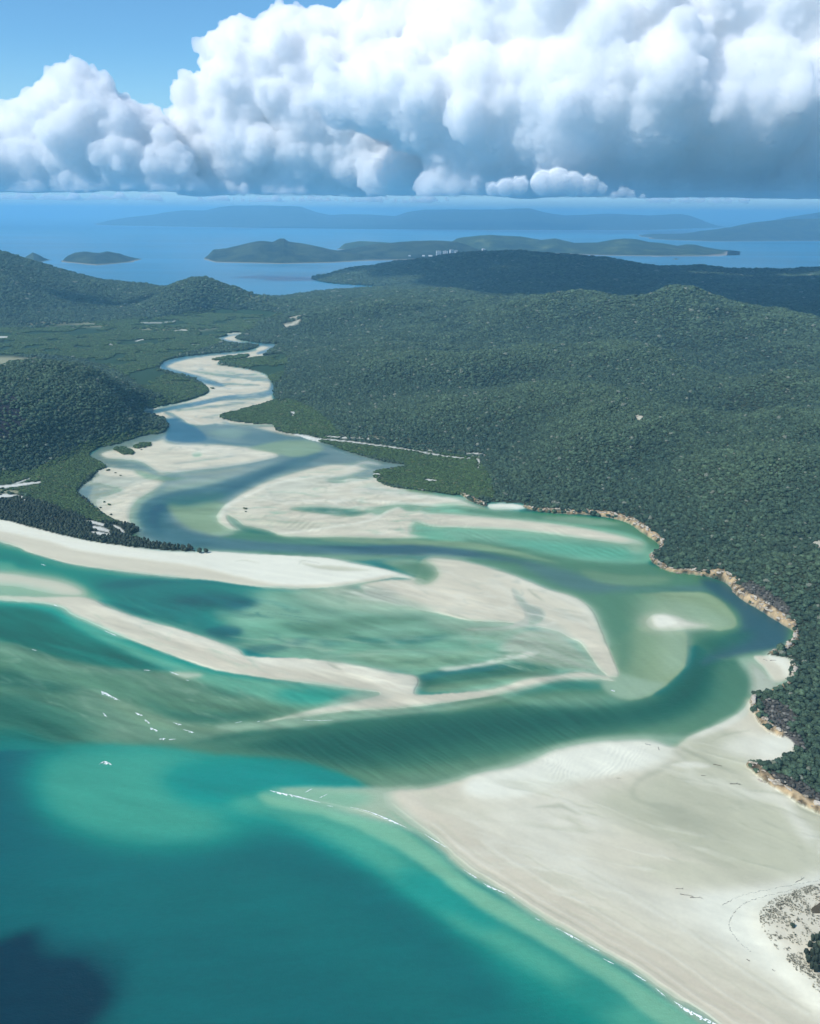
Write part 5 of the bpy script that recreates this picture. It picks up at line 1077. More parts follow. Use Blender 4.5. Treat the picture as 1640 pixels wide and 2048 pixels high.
def tube(path, rad, k=6, cap=True):
    path = np.array(path, float); Vv = []
    for i, p in enumerate(path):
        d = path[min(i+1, len(path)-1)]-path[max(i-1, 0)]; d = d/(np.linalg.norm(d)+1e-9)
        u = np.cross(d, [0.3, .1, 1.0] if abs(d[2]) < .9 else [1, 0, 0]); u /= np.linalg.norm(u); v = np.cross(d, u)
        for j in range(k):
            a = 2*math.pi*j/k; Vv.append(p+rad[i]*(u*math.cos(a)+v*math.sin(a)))
    F_ = [(i*k+j, i*k+(j+1) % k, (i+1)*k+(j+1) % k, (i+1)*k+j) for i in range(len(path)-1) for j in range(k)]
    if cap:
        e = len(Vv); Vv += [path[0], path[-1]]; m = (len(path)-1)*k
        F_ += [(e, (j+1) % k, j, j) for j in range(k)]+[(e+1, m+j, m+(j+1) % k, m+(j+1) % k) for j in range(k)]
    return np.array(Vv), F_
def from_parts(name, parts, mat, smooth=True):
    V_ = []; F_ = []; o = 0
    for v, f in parts:
        V_ += [tuple(x) for x in v]; F_ += [tuple(dict.fromkeys(i+o for i in q)) for q in f]; o += len(v)
    me = bpy.data.meshes.new(name); me.from_pydata(V_, [], F_); me.update()
    if smooth: me.shade_smooth()
    me.materials.append(mat); return me
def trunk_mesh(name, seed):
    rg = np.random.default_rng(seed); b = rg.uniform(-.15, .15, 2)
    parts = [tube([(0, 0, -.3), (b[0]*.4, b[1]*.4, .35), (b[0], b[1], .8)], [.09, .07, .05], 6)]
    for k in range(3):
        a = rg.uniform(0, 6.28); parts.append(tube([(b[0]*.6, b[1]*.6, .5), (b[0]*.6+math.cos(a)*.3, b[1]*.6+math.sin(a)*.3, .85)], [.045, .025], 5))
    return from_parts(name, parts, mat_bark)
crowns = [crown_mesh('crown', mat_gum, s, 5+s % 3) for s in range(5)]
trunks = [trunk_mesh('trunk', s) for s in range(3)]
mangs = [crown_mesh('mangrove_clump', mat_mang, 40+s, 8, .5, 2, 120, .13, .8) for s in range(3)]
casus = [crown_mesh('crown', mat_casu, 60+s, 4, 1.1, 2, 130, .15, .5) for s in range(3)]
scrubs = [crown_mesh('scrub_clump', mat_scrub, 80+s, 5, .6, 2, 120, .2, .6) for s in range(2)]

def instancer(name, label, P, scl, rot, var, meshes, kind='stuff', tone=None):
    """one object of points; the pieces are set on them by geometry nodes"""
    me = bpy.data.meshes.new(name); me.vertices.add(len(P)); me.vertices.foreach_set('co', np.asarray(P, np.float32).ravel()); me.update()
    fattr(me, 'scl', scl, 'FLOAT_VECTOR'); fattr(me, 'rot', rot, 'FLOAT_VECTOR'); fattr(me, 'var', var, 'INT'); fattr(me, 'tone', np.full(len(P), .5) if tone is None else tone)
    col = bpy.data.collections.new(name+'_kinds')
    for i, m in enumerate(meshes):
        o = bpy.data.objects.new('%s_kind_%02d' % (name, i), m); col.objects.link(o)
    g = bpy.data.node_groups.new(name, 'GeometryNodeTree')
    g.interface.new_socket('Geometry', in_out='INPUT', socket_type='NodeSocketGeometry'); g.interface.new_socket('Geometry', in_out='OUTPUT', socket_type='NodeSocketGeometry')
    N = g.nodes.new; L = g.links.new
    gi = N('NodeGroupInput'); go = N('NodeGroupOutput'); mp = N('GeometryNodeMeshToPoints'); ip = N('GeometryNodeInstanceOnPoints'); ci = N('GeometryNodeCollectionInfo')
    ci.inputs[0].default_value = col; ci.inputs[1].default_value = True; ci.inputs[2].default_value = True
    def na(nm, t):
        a = N('GeometryNodeInputNamedAttribute'); a.data_type = t; a.inputs[0].default_value = nm
        return [s for s in a.outputs if s.enabled and s.name == 'Attribute'][0]
    L(gi.outputs[0], mp.inputs[0]); L(mp.outputs[0], ip.inputs['Points']); L(ci.outputs[0], ip.inputs['Instance'])
    ip.inputs['Pick Instance'].default_value = True
    L(na('var', 'INT'), ip.inputs['Instance Index']); L(na('rot', 'FLOAT_VECTOR'), ip.inputs['Rotation']); L(na('scl', 'FLOAT_VECTOR'), ip.inputs['Scale'])
    L(ip.outputs[0], go.inputs[0])
    o = link(name, me); md = o.modifiers.new('set', 'NODES'); md.node_group = g
    return tag(o, label, kind=kind)

def scatter(y0, y1, azmax, smin, kpx):
    """jittered rings of positions, spacing smin metres near by and a constant share of the view farther off"""
    X = []; Y = []; Sx = []; r = y0
    while r < y1:
        s = max(smin, kpx*r/886.0); na_ = int(2*R(azmax)*r/s)
        a = (np.arange(na_)+rng.uniform(0, 1, na_)-.5)/na_*2*R(azmax)-R(azmax); rr = r+rng.uniform(-.5, .5, na_)*s
        X.append(rr*np.sin(a)); Y.append(rr*np.cos(a)); Sx.append(np.full(na_, s)); r += s*.88
    return np.concatenate(X), np.concatenate(Y), np.concatenate(Sx)

tx, ty, ts = scatter(600, 8200, 33, 4.4, 2.05)
L0, = (samp(LAND, *to_px(tx, ty)),); k = L0 > .5; tx, ty, ts = tx[k], ty[k], ts[k]
tz, tl, tpx, tpy, trk, tdn, thz = ground_z(tx, ty, True)
td = samp(TD, tpx, tpy); tm = samp(MG, tpx, tpy)*(thz < 14)
open_ = fbm(tx/90+8, ty/90, 4)       # gaps in the canopy
keep_t = (tl > .62) & (rng.random(len(tx)) < td) & (tz > .8)
is_m = tm > .5
keep_t &= ~(is_m & (open_ < .40) & (ty > 2600))
is_scr = samp(SCR, tpx, tpy)+.3*(rng.random(len(tx))-.5) > .5
on_spit = (tpx < 400) & (tpy > 1000-(200-np.clip(tpx, 0, 400))*.0) & (~is_m)
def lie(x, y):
    """how far a place stands out of the slope: darker wood in the gullies, relief shading put into the leaf colour"""
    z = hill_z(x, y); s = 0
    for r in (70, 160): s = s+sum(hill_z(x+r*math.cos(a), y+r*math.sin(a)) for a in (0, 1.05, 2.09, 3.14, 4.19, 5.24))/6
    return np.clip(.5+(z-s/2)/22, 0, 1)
def euler(m, tilt=.15): return np.stack([rng.uniform(-tilt, tilt, m), rng.uniform(-tilt, tilt, m), rng.uniform(0, 6.28, m)], 1)
P_ = np.stack([tx, ty, tz], 1)
# gum forest on the hills
g = np.where(keep_t & ~is_m & ~is_scr & ~on_spit)[0]
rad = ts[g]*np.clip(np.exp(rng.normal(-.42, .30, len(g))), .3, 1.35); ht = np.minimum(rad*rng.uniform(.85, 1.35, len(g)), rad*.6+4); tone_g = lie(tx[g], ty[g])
vis_px = rad/np.hypot(ty[g], tx[g]); inside = (tpx[g] > 20) & (tpx[g] < 1630) & (tpy[g] < 2040)
order = np.argsort(-np.where(inside, vis_px, 0)); big = order[:300]; rest = order[300:]
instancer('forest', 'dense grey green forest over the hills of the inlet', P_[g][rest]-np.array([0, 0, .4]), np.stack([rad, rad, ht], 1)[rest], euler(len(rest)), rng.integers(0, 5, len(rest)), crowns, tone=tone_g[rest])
for i in big:
    p = P_[g][i]; t = empty('gum_tree', tuple(p), rng.uniform(0, 6.28))
    zi = min(int(np.searchsorted((1240, 1330, 1400, 1470, 1530), tpy[g][i])), 5)
    tag(t, ('rounded green tree above the dark slate pool of the channel', 'rounded green tree above the rocky bend beside the little beach', 'rounded green tree directly behind the little beach', 'rounded green tree on the middle rocky point', 'rounded green tree behind the white cove', 'rounded green tree on the nearest rocky point at the right edge')[zi], 'tree', ('trees above the dark pool', 'trees at the rocky bend', 'trees behind the little beach', 'trees of the middle point', 'trees behind the white cove', 'trees of the nearest point')[zi])
    up = rng.uniform(.5, 1.2)
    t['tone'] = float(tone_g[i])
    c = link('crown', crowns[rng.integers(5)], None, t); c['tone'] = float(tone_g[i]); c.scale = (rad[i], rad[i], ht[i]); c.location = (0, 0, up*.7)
    b = link('trunk', trunks[rng.integers(3)], None, t); b.scale = (1.6, 1.6, up+ht[i]*.8)
# mangroves
g = np.where(keep_t & is_m)[0]; rad = ts[g]*rng.uniform(.7, 1.05, len(g)); ht = np.minimum(rad*rng.uniform(.7, 1.1, len(g)), 7)
instancer('mangrove_forest', 'even bright green mangroves over the tidal flats', P_[g]-np.array([0, 0, .3]), np.stack([rad, rad, ht*1.3], 1), euler(len(g), .08), rng.integers(0, 3, len(g)), mangs)
g = np.where(keep_t & is_scr)[0]; rad = ts[g]*rng.uniform(.35, .75, len(g))
instancer('shore_scrub', 'low grey scrub between the rocks and the forest', P_[g], np.stack([rad, rad, rad], 1), euler(len(g)), rng.integers(0, 2, len(g)), scrubs)
# trees on the spit behind the long beach
g = np.where(keep_t & on_spit & ~is_scr)[0]; rad = ts[g]*rng.uniform(.45, .75, len(g)); ht = rad*rng.uniform(.9, 1.5, len(g))
d2 = np.hypot(tx[g]-at(340, 1092)[0], (ty[g]-at(340, 1092)[1])*.8)+np.where((tpx[g] > 0) & (tpx[g] < 400), 0, 9e4)
order = np.argsort(d2); big = order[:300]; rest = order[300:]
if len(rest): instancer('beach_woodland', 'dark woodland behind the long white beach', P_[g][rest], np.stack([rad, rad, ht], 1)[rest], euler(len(rest)), rng.integers(0, 3, len(rest)), casus)
for i in big:
    t = empty('shore_tree', tuple(P_[g][i]), rng.uniform(0, 6.28)); zi = int(np.searchsorted((225, 300), tpx[g][i]))
    tag(t, ('dark tree in the wide left part of the woodland behind the white beach', 'dark tree among the white clearings in the middle of the spit', 'dark tree in the narrow strip at the outer end of the white spit')[zi], 'tree', ('trees in the wide part of the spit', 'trees among the spit clearings', 'trees at the end of the spit')[zi])
    up = rng.uniform(.4, .9)
    c = link('crown', casus[rng.integers(3)], None, t); c.scale = (rad[i], rad[i], ht[i]); c.location = (0, 0, up*.6)
    b = link('trunk', trunks[rng.integers(3)], None, t); b.scale = (1.3, 1.3, up+ht[i]*.7)
print('TREES', len(tx), keep_t.sum(), is_m.sum(), on_spit.sum())

# single trees and bushes with a place of their own
def lone(name, px, py, wpx, label, cat, meshes, hgt=1.0, trunk=True, z=None):
    p = hit(px, py); s = wpx/2*np.linalg.norm(p-np.array([0, 0, CAM_H]))/FPX
    t = empty(name, tuple(p), rng.uniform(0, 6.28)); tag(t, label, cat)
    c = link('crown', meshes[rng.integers(len(meshes))], None, t); c.scale = (s, s, s*hgt); c.location = (0, 0, s*.12)
    if trunk: b = link('trunk', trunks[rng.integers(3)], None, t); b.scale = (s*1.2, s*1.2, s*.8*hgt)
    return t
lone('bush', 399, 1106, 14, 'larger of two dark bushes beyond the last trees of the spit', 'bush', casus, .9)
lone('bush', 413, 1107, 11, 'smaller of two dark bushes beyond the last trees of the spit', 'bush', casus, 1)
lone('mangrove_bush', 218, 1011, 7, 'largest lone mangrove bush on the sand beside the left mangroves', 'bush', mangs, 1.2)
lone('mangrove_bush', 209, 1006, 5, 'small lone mangrove bush farthest from the left mangroves', 'bush', mangs, 1.3)
lone('mangrove_bush', 201, 1018, 4.5, 'small lone mangrove bush nearest the left mangroves', 'bush', mangs, 1.5)
lone('mangrove_bush', 222, 1032, 5, 'small mangrove bush on the edge of the left mangroves by the sand', 'bush', mangs, 1.5)
lone('mangrove_bush', 490, 1018, 9, 'dark low mangrove bush alone on the middle sand flat', 'bush', mangs, .7)
lone('mangrove_bush', 491, 1024, 5, 'smaller dark bush just in front of the one on the middle sand flat', 'bush', mangs, .7)
lone('mangrove_bush', 216, 942, 8, 'flat green bush on the pale sand point by the left mangroves', 'bush', mangs, .6)
lone('mangrove_bush', 231, 947, 4, 'small dark bush in the row on the left sand point', 'bush', mangs, 1)
lone('mangrove_bush', 241, 953, 4, 'small dark bush at the end of the row on the left sand point', 'bush', mangs, 1)
lone('mangrove_bush', 283, 901, 4, 'tiny dark bush on the sand below the little mangrove islet', 'bush', mangs, 1)
lone('mangrove_bush', 425, 778, 10, 'dark low bushes on the tip of sand in the river bend', 'bush', mangs, .5)

# ------------------------------------------------------------------ rocks of the headland shore
n = NT('tan_rock'); p = n.pos(); rnd = n.n('ShaderNodeObjectInfo').outputs['Random']
a = n.noise(.5, 6, .65, p); b = n.n('ShaderNodeTexVoronoi', feature='DISTANCE_TO_EDGE', ins={'Vector': n.map(p, (.5, .5, .9)), 'Scale': .55}).outputs[0]
col = n.ramp(n.math('ADD', n.math('MULTIPLY', a, .75), n.math('MULTIPLY', rnd, .3)), [(.2, (.10, .08, .06)), (.42, (.32, .27, .195)), (.62, (.54, .475, .37)), (.8, (.42, .39, .35))])
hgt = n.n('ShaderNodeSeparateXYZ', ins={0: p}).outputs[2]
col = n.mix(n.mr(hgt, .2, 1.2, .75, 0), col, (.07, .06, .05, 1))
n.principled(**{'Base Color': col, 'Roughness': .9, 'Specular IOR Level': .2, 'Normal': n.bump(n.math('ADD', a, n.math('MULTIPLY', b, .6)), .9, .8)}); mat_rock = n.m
def rock_mesh(seed):
    rg = np.random.default_rng(seed); v0, f0 = ico(3 if seed < 5 else 2); v = v0.copy()
    for k in range(9):
        d = rg.normal(size=3); d /= np.linalg.norm(d); c = rg.uniform(.5, .85); t = v@d; v = v-np.maximum(t-c, 0)[:, None]*d
    v = v*(1+.25*(noise3(v*1.9+seed*7+20)-.5))[:, None]*np.array([1, rg.uniform(.55, .9), rg.uniform(.45, .8)])
    me = mesh_np('boulder', v, f0, False); me.materials.append(mat_rock); return me
rocks = [rock_mesh(s) for s in range(5)]
RP = []; 
for L in ROCK:
    q = smooth_poly([(x, y) for x, y, w_ in L], False, 8); wd = np.interp(np.linspace(0, 1, len(q)), np.linspace(0, 1, len(L)), [w_ for _, _, w_ in L])
    W0 = np.array([at(*c) for c in q]); seg = np.linalg.norm(np.diff(W0, axis=0), axis=1)
    for j in range(len(seg)):
        m = rng.poisson(seg[j]*.5)
        for _ in range(m):
            t = rng.random(); c = q[j]*(1-t)+q[j+1]*t; d = q[j+1]-q[j]; d = d/np.linalg.norm(d); o_ = rng.normal()*.62*wd[j]
            wp = at(c[0]-d[1]*o_, c[1]+d[0]*o_)
            RP.append((wp[0], wp[1], math.atan2(W0[j+1][1]-W0[j][1], W0[j+1][0]-W0[j][0])))
RP = np.array(RP); rz = ground_z(RP[:, 0], RP[:, 1]); ok = rz > -1.0; RP = RP[ok]; rz = rz[ok]
rs = np.exp(rng.normal(.4, .5, len(RP))).clip(.6, 3.6); dist_ = np.hypot(RP[:, 0], RP[:, 1])
ppx, ppy = to_px(RP[:, 0], RP[:, 1]); order = np.argsort(-np.where((ppx < 1630) & (ppx > 10), rs/dist_, 0))
rrot = np.stack([rng.uniform(-.25, .25, len(RP)), rng.uniform(-.25, .25, len(RP)), RP[:, 2]+rng.normal(0, .35, len(RP))], 1)
rscl = np.stack([rs*rng.uniform(1.1, 2.0, len(RP)), rs, rs*rng.uniform(.6, 1.0, len(RP))], 1)
RPz = np.stack([RP[:, 0], RP[:, 1], np.maximum(rz, -.2)+rs*.22], 1)
big = order[:300]; rest = order[300:]
for i in big:
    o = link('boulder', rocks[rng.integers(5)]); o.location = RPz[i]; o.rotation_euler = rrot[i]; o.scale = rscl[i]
    zi = min(int(np.searchsorted((1060, 1135, 1190, 1260, 1320, 1392, 1500), ppy[i])), 7)
    tag(o, 'tan weathered boulder '+('on the far shore beside the white pocket beach', 'on the rocky bulge at the end of the rippled flat', 'on the shore past the bulge where the deep pool begins', 'on the straight rocky shore of the dark pool', 'at the rocky bend next to the little beach', 'behind the little beach', 'on the edge of the middle point', 'on the edge of the nearest rocky point')[zi], 'boulder', 'boulders '+('of the far shore', 'of the bulge', 'past the bulge', 'of the dark pool', 'of the bend', 'of the little beach', 'of the middle point', 'of the nearest point')[zi])
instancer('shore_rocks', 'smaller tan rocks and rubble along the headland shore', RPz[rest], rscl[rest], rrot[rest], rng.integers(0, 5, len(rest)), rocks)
print('ROCKS', len(RP))
def lone_rock(px, py, wpx, label, flat=.6):
    p = hit(px, py); s = wpx/2*np.linalg.norm(p-np.array([0, 0, CAM_H]))/FPX
    o = link('boulder', rocks[rng.integers(5)]); o.location = (p[0], p[1], p[2]+s*.2); o.scale = (s*1.2, s, s*flat); o.rotation_euler = (0, 0, rng.uniform(0, 6)); tag(o, label, 'boulder')
lone_rock(1519, 1562, 9, 'largest dark rock on the sand in front of the rocky point'); lone_rock(1528, 1565, 5, 'small dark rock on the sand beside the largest loose rock'); lone_rock(1503, 1529, 6, 'rock at the outer tip of the near rocky point'); lone_rock(1540, 1304, 5, 'dark rock in the shallows by the little beach'); lone_rock(1515, 1553, 4, 'small rock between the point and the largest loose rock')
lone_rock(1272, 834, 9, 'pale bare rock slab showing through the hill forest', .5); lone_rock(1285, 836, 6, 'smaller bare rock beside the slab in the hill forest', .5)
lone_rock(688, 765, 6, 'pale rock outcrop on the left flank of the hill', .7)

# ------------------------------------------------------------------ driftwood
n = NT('driftwood'); a = n.noise(3, 4, .6, n.n('ShaderNodeTexCoord').outputs['Object'])
n.principled(**{'Base Color': n.ramp(a, [(.3, (.035, .028, .024)), (.7, (.11, .095, .08))]), 'Roughness': .9}); mat_wood = n.m
def log(px0, py0, px1, py1, rad, label, branches=2):
    a_, b_ = hit(px0, py0), hit(px1, py1); mid = (a_+b_)/2; d = b_-a_; ln = np.linalg.norm(d); rg = np.random.default_rng(int(px0*7+py0))
    t = empty('driftwood_log', tuple(mid), math.atan2(d[1], d[0])); tag(t, label, 'driftwood')
    rad *= .75
    pts = [(-ln/2+ln*k/6, .06*ln*(rg.random()-.5), rad*.6) for k in range(7)]
    link('stem', from_parts('stem', [tube(pts, [rad*(1.15-.12*k) for k in range(7)], 7)], mat_wood), None, t)
    for k in range(branches):
        x = ln*rg.uniform(.05, .4); s = rg.choice([-1, 1])
        link('branch', from_parts('branch', [tube([(x, 0, rad*.6), (x+ln*.12, s*ln*.1, rad*1.8), (x+ln*.2, s*ln*.2, rad*3.2)], [rad*.5, rad*.35, rad*.15], 5)], mat_wood), None, t)
log(1460, 1570, 1480, 1571, .45, 'long dark driftwood log with a raised branch on the wet flat', 3)
log(1426, 1530, 1444, 1532, .35, 'pair of thin crossed driftwood branches in the wet channel', 2)
log(1402, 1553, 1411, 1554, .3, 'short dark driftwood piece in the middle of the wet flat', 1)
log(1290, 1489, 1302, 1494, .3, 'short driftwood stick on the white crest of the near spit', 1)
log(1316, 1496, 1318, 1501, .3, 'small upright driftwood stump on the end of the white crest', 1)
log(1233, 1558, 1242, 1559, .25, 'little driftwood stick below the white crest', 1)
log(1351, 1779, 1366, 1780, .25, 'upper driftwood stick on the dry sand near the dune', 2)
log(1360, 1789, 1386, 1794, .28, 'long crooked driftwood branch on the dry sand near the dune', 3)
log(1380, 1797, 1404, 1799, .25, 'lowest driftwood branch on the dry sand near the dune', 2)
log(1493, 1922, 1499, 1926, .35, 'short dark log on the beach below the dune', 1)
log(1544, 1941, 1549, 1946, .25, 'small stick on the beach below the dune grass', 1)
log(1591, 1767, 1608, 1758, .25, 'thin stick beside the drift line above the dune', 1)
log(1526, 1321, 1534, 1322, .3, 'left log on the little beach under the headland', 1)
log(1540, 1321, 1552, 1322, .4, 'right forked log on the little beach under the headland', 2)

# ------------------------------------------------------------------ breaking waves
n = NT('sea_foam'); p = n.pos(); a = n.noise(.7, 5, .7, p)
n.principled(**{'Base Color': n.ramp(a, [(.3, (.62, .72, .70)), (.55, (.86, .88, .87))]), 'Roughness': .8, 'Normal': n.bump(a, .6, .4)}); mat_foam = n.m
def wave(pts, label, trail=0.0, hgt=.6):
    """crest traced as (x, y, width): a low broken ridge of foam with a ragged back"""
    rg = np.random.default_rng(int(pts[0][0]*13+pts[0][1])); p = np.array(pts, float); c = smooth_poly(p, False, 10)
    wd = np.interp(np.linspace(0, 1, len(c)), np.linspace(0, 1, len(p)), p[:, 2])
    W = np.array([at(*q) for q in c]); org = W.mean(0); m = len(W)
    # resample finely
    s = np.concatenate([[0], np.cumsum(np.linalg.norm(np.diff(W, axis=0), axis=1))]); k = max(12, int(s[-1]/.9)); ss = np.linspace(0, s[-1], k)
    X = np.interp(ss, s, W[:, 0]); Y = np.interp(ss, s, W[:, 1]); wv = np.interp(ss, s, wd)*np.linalg.norm(org-np.array([0, 0, CAM_H]))/FPX
    T = np.stack([np.gradient(X), np.gradient(Y)], 1); T /= np.linalg.norm(T, axis=1)[:, None]+1e-9; Nn = np.stack([T[:, 1], -T[:, 0]], 1)
    if (Nn.mean(0)@np.array([-.3, -1.0])) < 0: Nn = -Nn
    brk = .35+1.3*fbm(X/5, Y/5, 3); end = np.minimum(1, np.minimum(np.arange(k), np.arange(k)[::-1])/(k*.18))
    wv = wv*.72*brk*(.1+.9*end); rows_ = []; prof = [(-.35, -.12), (-.1, .75), (.12, 1), (.45, .5), (.8, .2), (1.25+trail, -.12)]
    for u, h in prof:
        jit = (rg.random(k)-.5)*(.9 if u > .2 else .15)
        rows_.append(np.stack([X+Nn[:, 0]*wv*(u+jit), Y+Nn[:, 1]*wv*(u+jit), np.full(k, 0.0)+h*hgt*np.clip(wv/1.5, .2, 1)*(.7+.6*rg.random(k)) if h > 0 else np.full(k, -.12)], 1))
    Vv = np.concatenate(rows_)-np.array([org[0], org[1], 0]); i = np.arange(len(prof)*k).reshape(len(prof), k)
    q = np.stack([i[:-1, :-1], i[:-1, 1:], i[1:, 1:], i[1:, :-1]], -1).reshape(-1, 4)
    hole = rg.random((len(prof)-1, k-1)) < np.array([0, .05, .2, .4, .6])[:, None]; q = q[~hole.ravel()]
    o = link('breaking_wave', mesh_np('breaking_wave', Vv, q), mat_foam); o.location = (org[0], org[1], .05); tag(o, label, 'breaking wave', 'breaking waves')
wave([(198, 1529, 2), (210, 1524, 5), (224, 1530, 3)], 'lone white breaker in the turquoise water left of the spit', 1.2, 1.0)
wave([(540, 1581, 3), (570, 1588, 4), (600, 1594, 3), (640, 1605, 1.5)], 'long white breaker along the tip of the near spit', .8)
wave([(610, 1585, 1), (624, 1577, 2)], 'short slanting foam line on the upper edge of the near spit tip')
wave([(638, 1596, 1), (655, 1588, 2)], 'second short slanting foam line behind the near spit tip')
wave([(655, 1611, 1), (666, 1613, 1.5)], 'foam speck between the long breaker and the beach foam')
wave([(700, 1614, 1), (740, 1624, 2), (780, 1640, 3), (812, 1655, 2)], 'broken foam line along the upper shore of the near spit')
wave([(850, 1669, 1), (885, 1690, 2), (925, 1713, 1.5), (962, 1732, 1)], 'thin foam line on the beach in the middle of the near spit')
wave([(928, 1740, 1.5), (956, 1757, 2.5)], 'first short breaker off the middle of the near beach')
wave([(966, 1766, 2), (990, 1778, 3), (1012, 1787, 2)], 'second short breaker off the middle of the near beach')
wave([(1026, 1794, 1), (1040, 1800, 1.5)], 'foam fleck after the second short breaker'); wave([(1070, 1836, 1.5), (1080, 1841, 1.5)], 'small foam fleck between the breakers off the near beach')
wave([(1112, 1856, 1), (1140, 1870, 2.5), (1165, 1884, 3)], 'white breaker left of the lower beach'); wave([(1175, 1890, 1), (1198, 1902, 2)], 'short foam streak next to the lower breakers')
wave([(1206, 1917, 1), (1228, 1928, 2)], 'short breaker halfway down the lower beach'); wave([(1265, 1946, 1.5), (1292, 1962, 3)], 'breaker in the lower part of the near beach'); wave([(1311, 1976, 1), (1331, 1993, 2)], 'short breaker just above the lowest one')
wave([(1347, 2002, 2), (1380, 2022, 4.5), (1415, 2040, 4), (1440, 2052, 3)], 'widest foaming breaker at the foot of the near beach', .6)
wave([(202, 1382, 3), (213, 1387, 4), (222, 1392, 3), (240, 1401, 1.5)], 'white breaker at the upper left of the green shoal', 1.5)
wave([(206, 1425, 1.5), (214, 1434, 2.5)], 'thin slanting breaker at the left of the green shoal'); wave([(271, 1425, 2), (286, 1431, 3)], 'small breaker in the middle of the green shoal', 1.2)
wave([(290, 1439, 1.5), (300, 1447, 2)], 'tiny breaker below the one in the middle of the green shoal', 1.2); wave([(300, 1455, 1.5), (316, 1462, 4)], 'bright triangular breaker on the lower green shoal', 1.6)
wave([(318, 1478, 2), (332, 1477, 3)], 'left of two breakers at the foot of the green shoal', 1); wave([(337, 1479, 2), (351, 1478, 3)], 'right of two breakers at the foot of the green shoal', .8)
wave([(346, 1445, 1), (364, 1450, 2.5)], 'upper breaker at the right of the green shoal', 1); wave([(366, 1459, 1), (388, 1465, 2.5)], 'lower breaker at the right of the green shoal', 1)
wave([(288, 1340, 2), (301, 1341, 2)], 'short white breaker on the shoal under the long bar'); wave([(339, 1343, 1), (358, 1350, 1.6)], 'thin breaker beside the little bar under the long bar')
wave([(372, 1360, 1), (378, 1361, 1.5)], 'foam fleck under the little bar'); wave([(75, 1198, 1), (95, 1204, 1.5), (118, 1214, 1.5)], 'left foam line on the seaward edge of the long bar')
wave([(132, 1220, 1), (155, 1229, 1.5), (176, 1237, 1)], 'middle foam line on the seaward edge of the long bar'); wave([(210, 1262, 1), (232, 1271, 1.3)], 'right foam line on the seaward edge of the long bar')
wave([(64, 1299, 1), (73, 1301, 1.5)], 'foam fleck in the dark water at the far left'); wave([(0, 1150, 1), (16, 1157, 1.5)], 'foam line on the small bar at the left edge'); wave([(40, 1165, .8), (75, 1175, 1)], 'faint foam line in front of the small bar at the left edge')
wave([(470, 1446, .8), (484, 1443, 1.2)], 'first foam tick on the lower edge of the long bar'); wave([(514, 1444, .8), (520, 1442, 1)], 'second foam tick on the lower edge of the long bar'); wave([(606, 1440, .7), (640, 1441, 1), (666, 1440, .7)], 'row of foam along the lower edge of the long bar')
wave([(82, 1128, .8), (92, 1131, 1)], 'small foam line on the long beach at the left'); wave([(0, 1081, .8), (12, 1085, 1.2)], 'foam line on the long beach at the left edge')

# ------------------------------------------------------------------ dune with its grass, bushes and drift lines
n = NT('dune_grass'); rnd = n.n('ShaderNodeObjectInfo').outputs['Random']
n.principled(**{'Base Color': n.ramp(rnd, [(.2, (.10, .10, .065)), (.55, (.22, .21, .145)), (.9, (.40, .39, .30))]), 'Roughness': .9}); mat_grass = n.m
def tuft(seed):
    rg = np.random.default_rng(seed); V_ = []; F_ = []
    for k in range(26):
        a = rg.uniform(0, 6.28); r = rg.uniform(0, .5); b = np.array([math.cos(a)*r, math.sin(a)*r, 0]); l = rg.uniform(.5, 1.1); o_ = np.array([math.cos(a)*.55, math.sin(a)*.55, l]); s = np.array([-math.sin(a), math.cos(a), 0])*.07; i = len(V_)
        V_ += [b-s, b+s, b+o_]; F_.append((i, i+1, i+2))
    me = mesh_np('grass_tuft', np.array(V_), np.array(F_), False); me.materials.append(mat_grass); return me
tufts = [tuft(s) for s in range(4)]
a0, a1 = at(1460, 2120), at(1900, 1650)
gx = rng.uniform(at(1500, 1860)[0]-30, at(1640, 1800)[0]+120, 60000); gy = rng.uniform(at(1600, 2100)[1]-20, at(1640, 1740)[1]+40, 60000)
gpx, gpy = to_px(gx, gy); dnv = samp(DN, gpx, gpy); den = fbm(gx/11, gy/11, 4); path_ = np.abs(fbm(gx/25+50, gy/25, 3)-.5) < .035
bandm = np.zeros((RH, RW), np.float32)
for P in ([(1640, 1778, 5), (1600, 1795, 8), (1570, 1815, 7), (1540, 1840, 7), (1525, 1850, 4)], [(1512, 1845, 2), (1520, 1870, 4), (1535, 1888, 4)], [(1552, 1903, 2), (1565, 1912, 3), (1580, 1928, 3), (1620, 1960, 3), (1680, 2000, 4)]): M(bandm, 1, P, 3, 2, 1, True)
bd = samp(bandm, gpx, gpy)
kg = (dnv > .75) & (rng.random(len(gx)) < np.clip((den-.33)*3.0, .06, .5)+bd*.9) & ~path_ & (gpx < 1760)
gz = ground_z(gx[kg], gy[kg]); gs = rng.uniform(.4, 1.15, kg.sum())
instancer('dune_grass', 'grey green grass tufts over the white dune', np.stack([gx[kg], gy[kg], gz], 1), np.stack([gs, gs, gs*.8], 1), euler(kg.sum(), .2), rng.integers(0, 4, kg.sum()), tufts)
print('GRASS', kg.sum())
lone('bush', 1585, 1855, 11, 'round dark bush standing alone on the grassy dune', 'bush', casus, .8)
lone('bush', 1590, 1874, 4, 'tiny dark shrub on the dune below the round bush', 'bush', casus, .8, False)
spots = [(1624, 1884, 11), (1632, 1890, 12), (1640, 1886, 12), (1618, 1898, 11), (1628, 1902, 13), (1638, 1902, 14), (1612, 1912, 12), (1622, 1916, 13), (1633, 1918, 14), (1643, 1914, 14), (1616, 1926, 12), (1627, 1930, 13), (1637, 1933, 14), (1622, 1940, 11), (1632, 1945, 12), (1642, 1943, 13), (1650, 1925, 15), (1654, 1900, 15)]
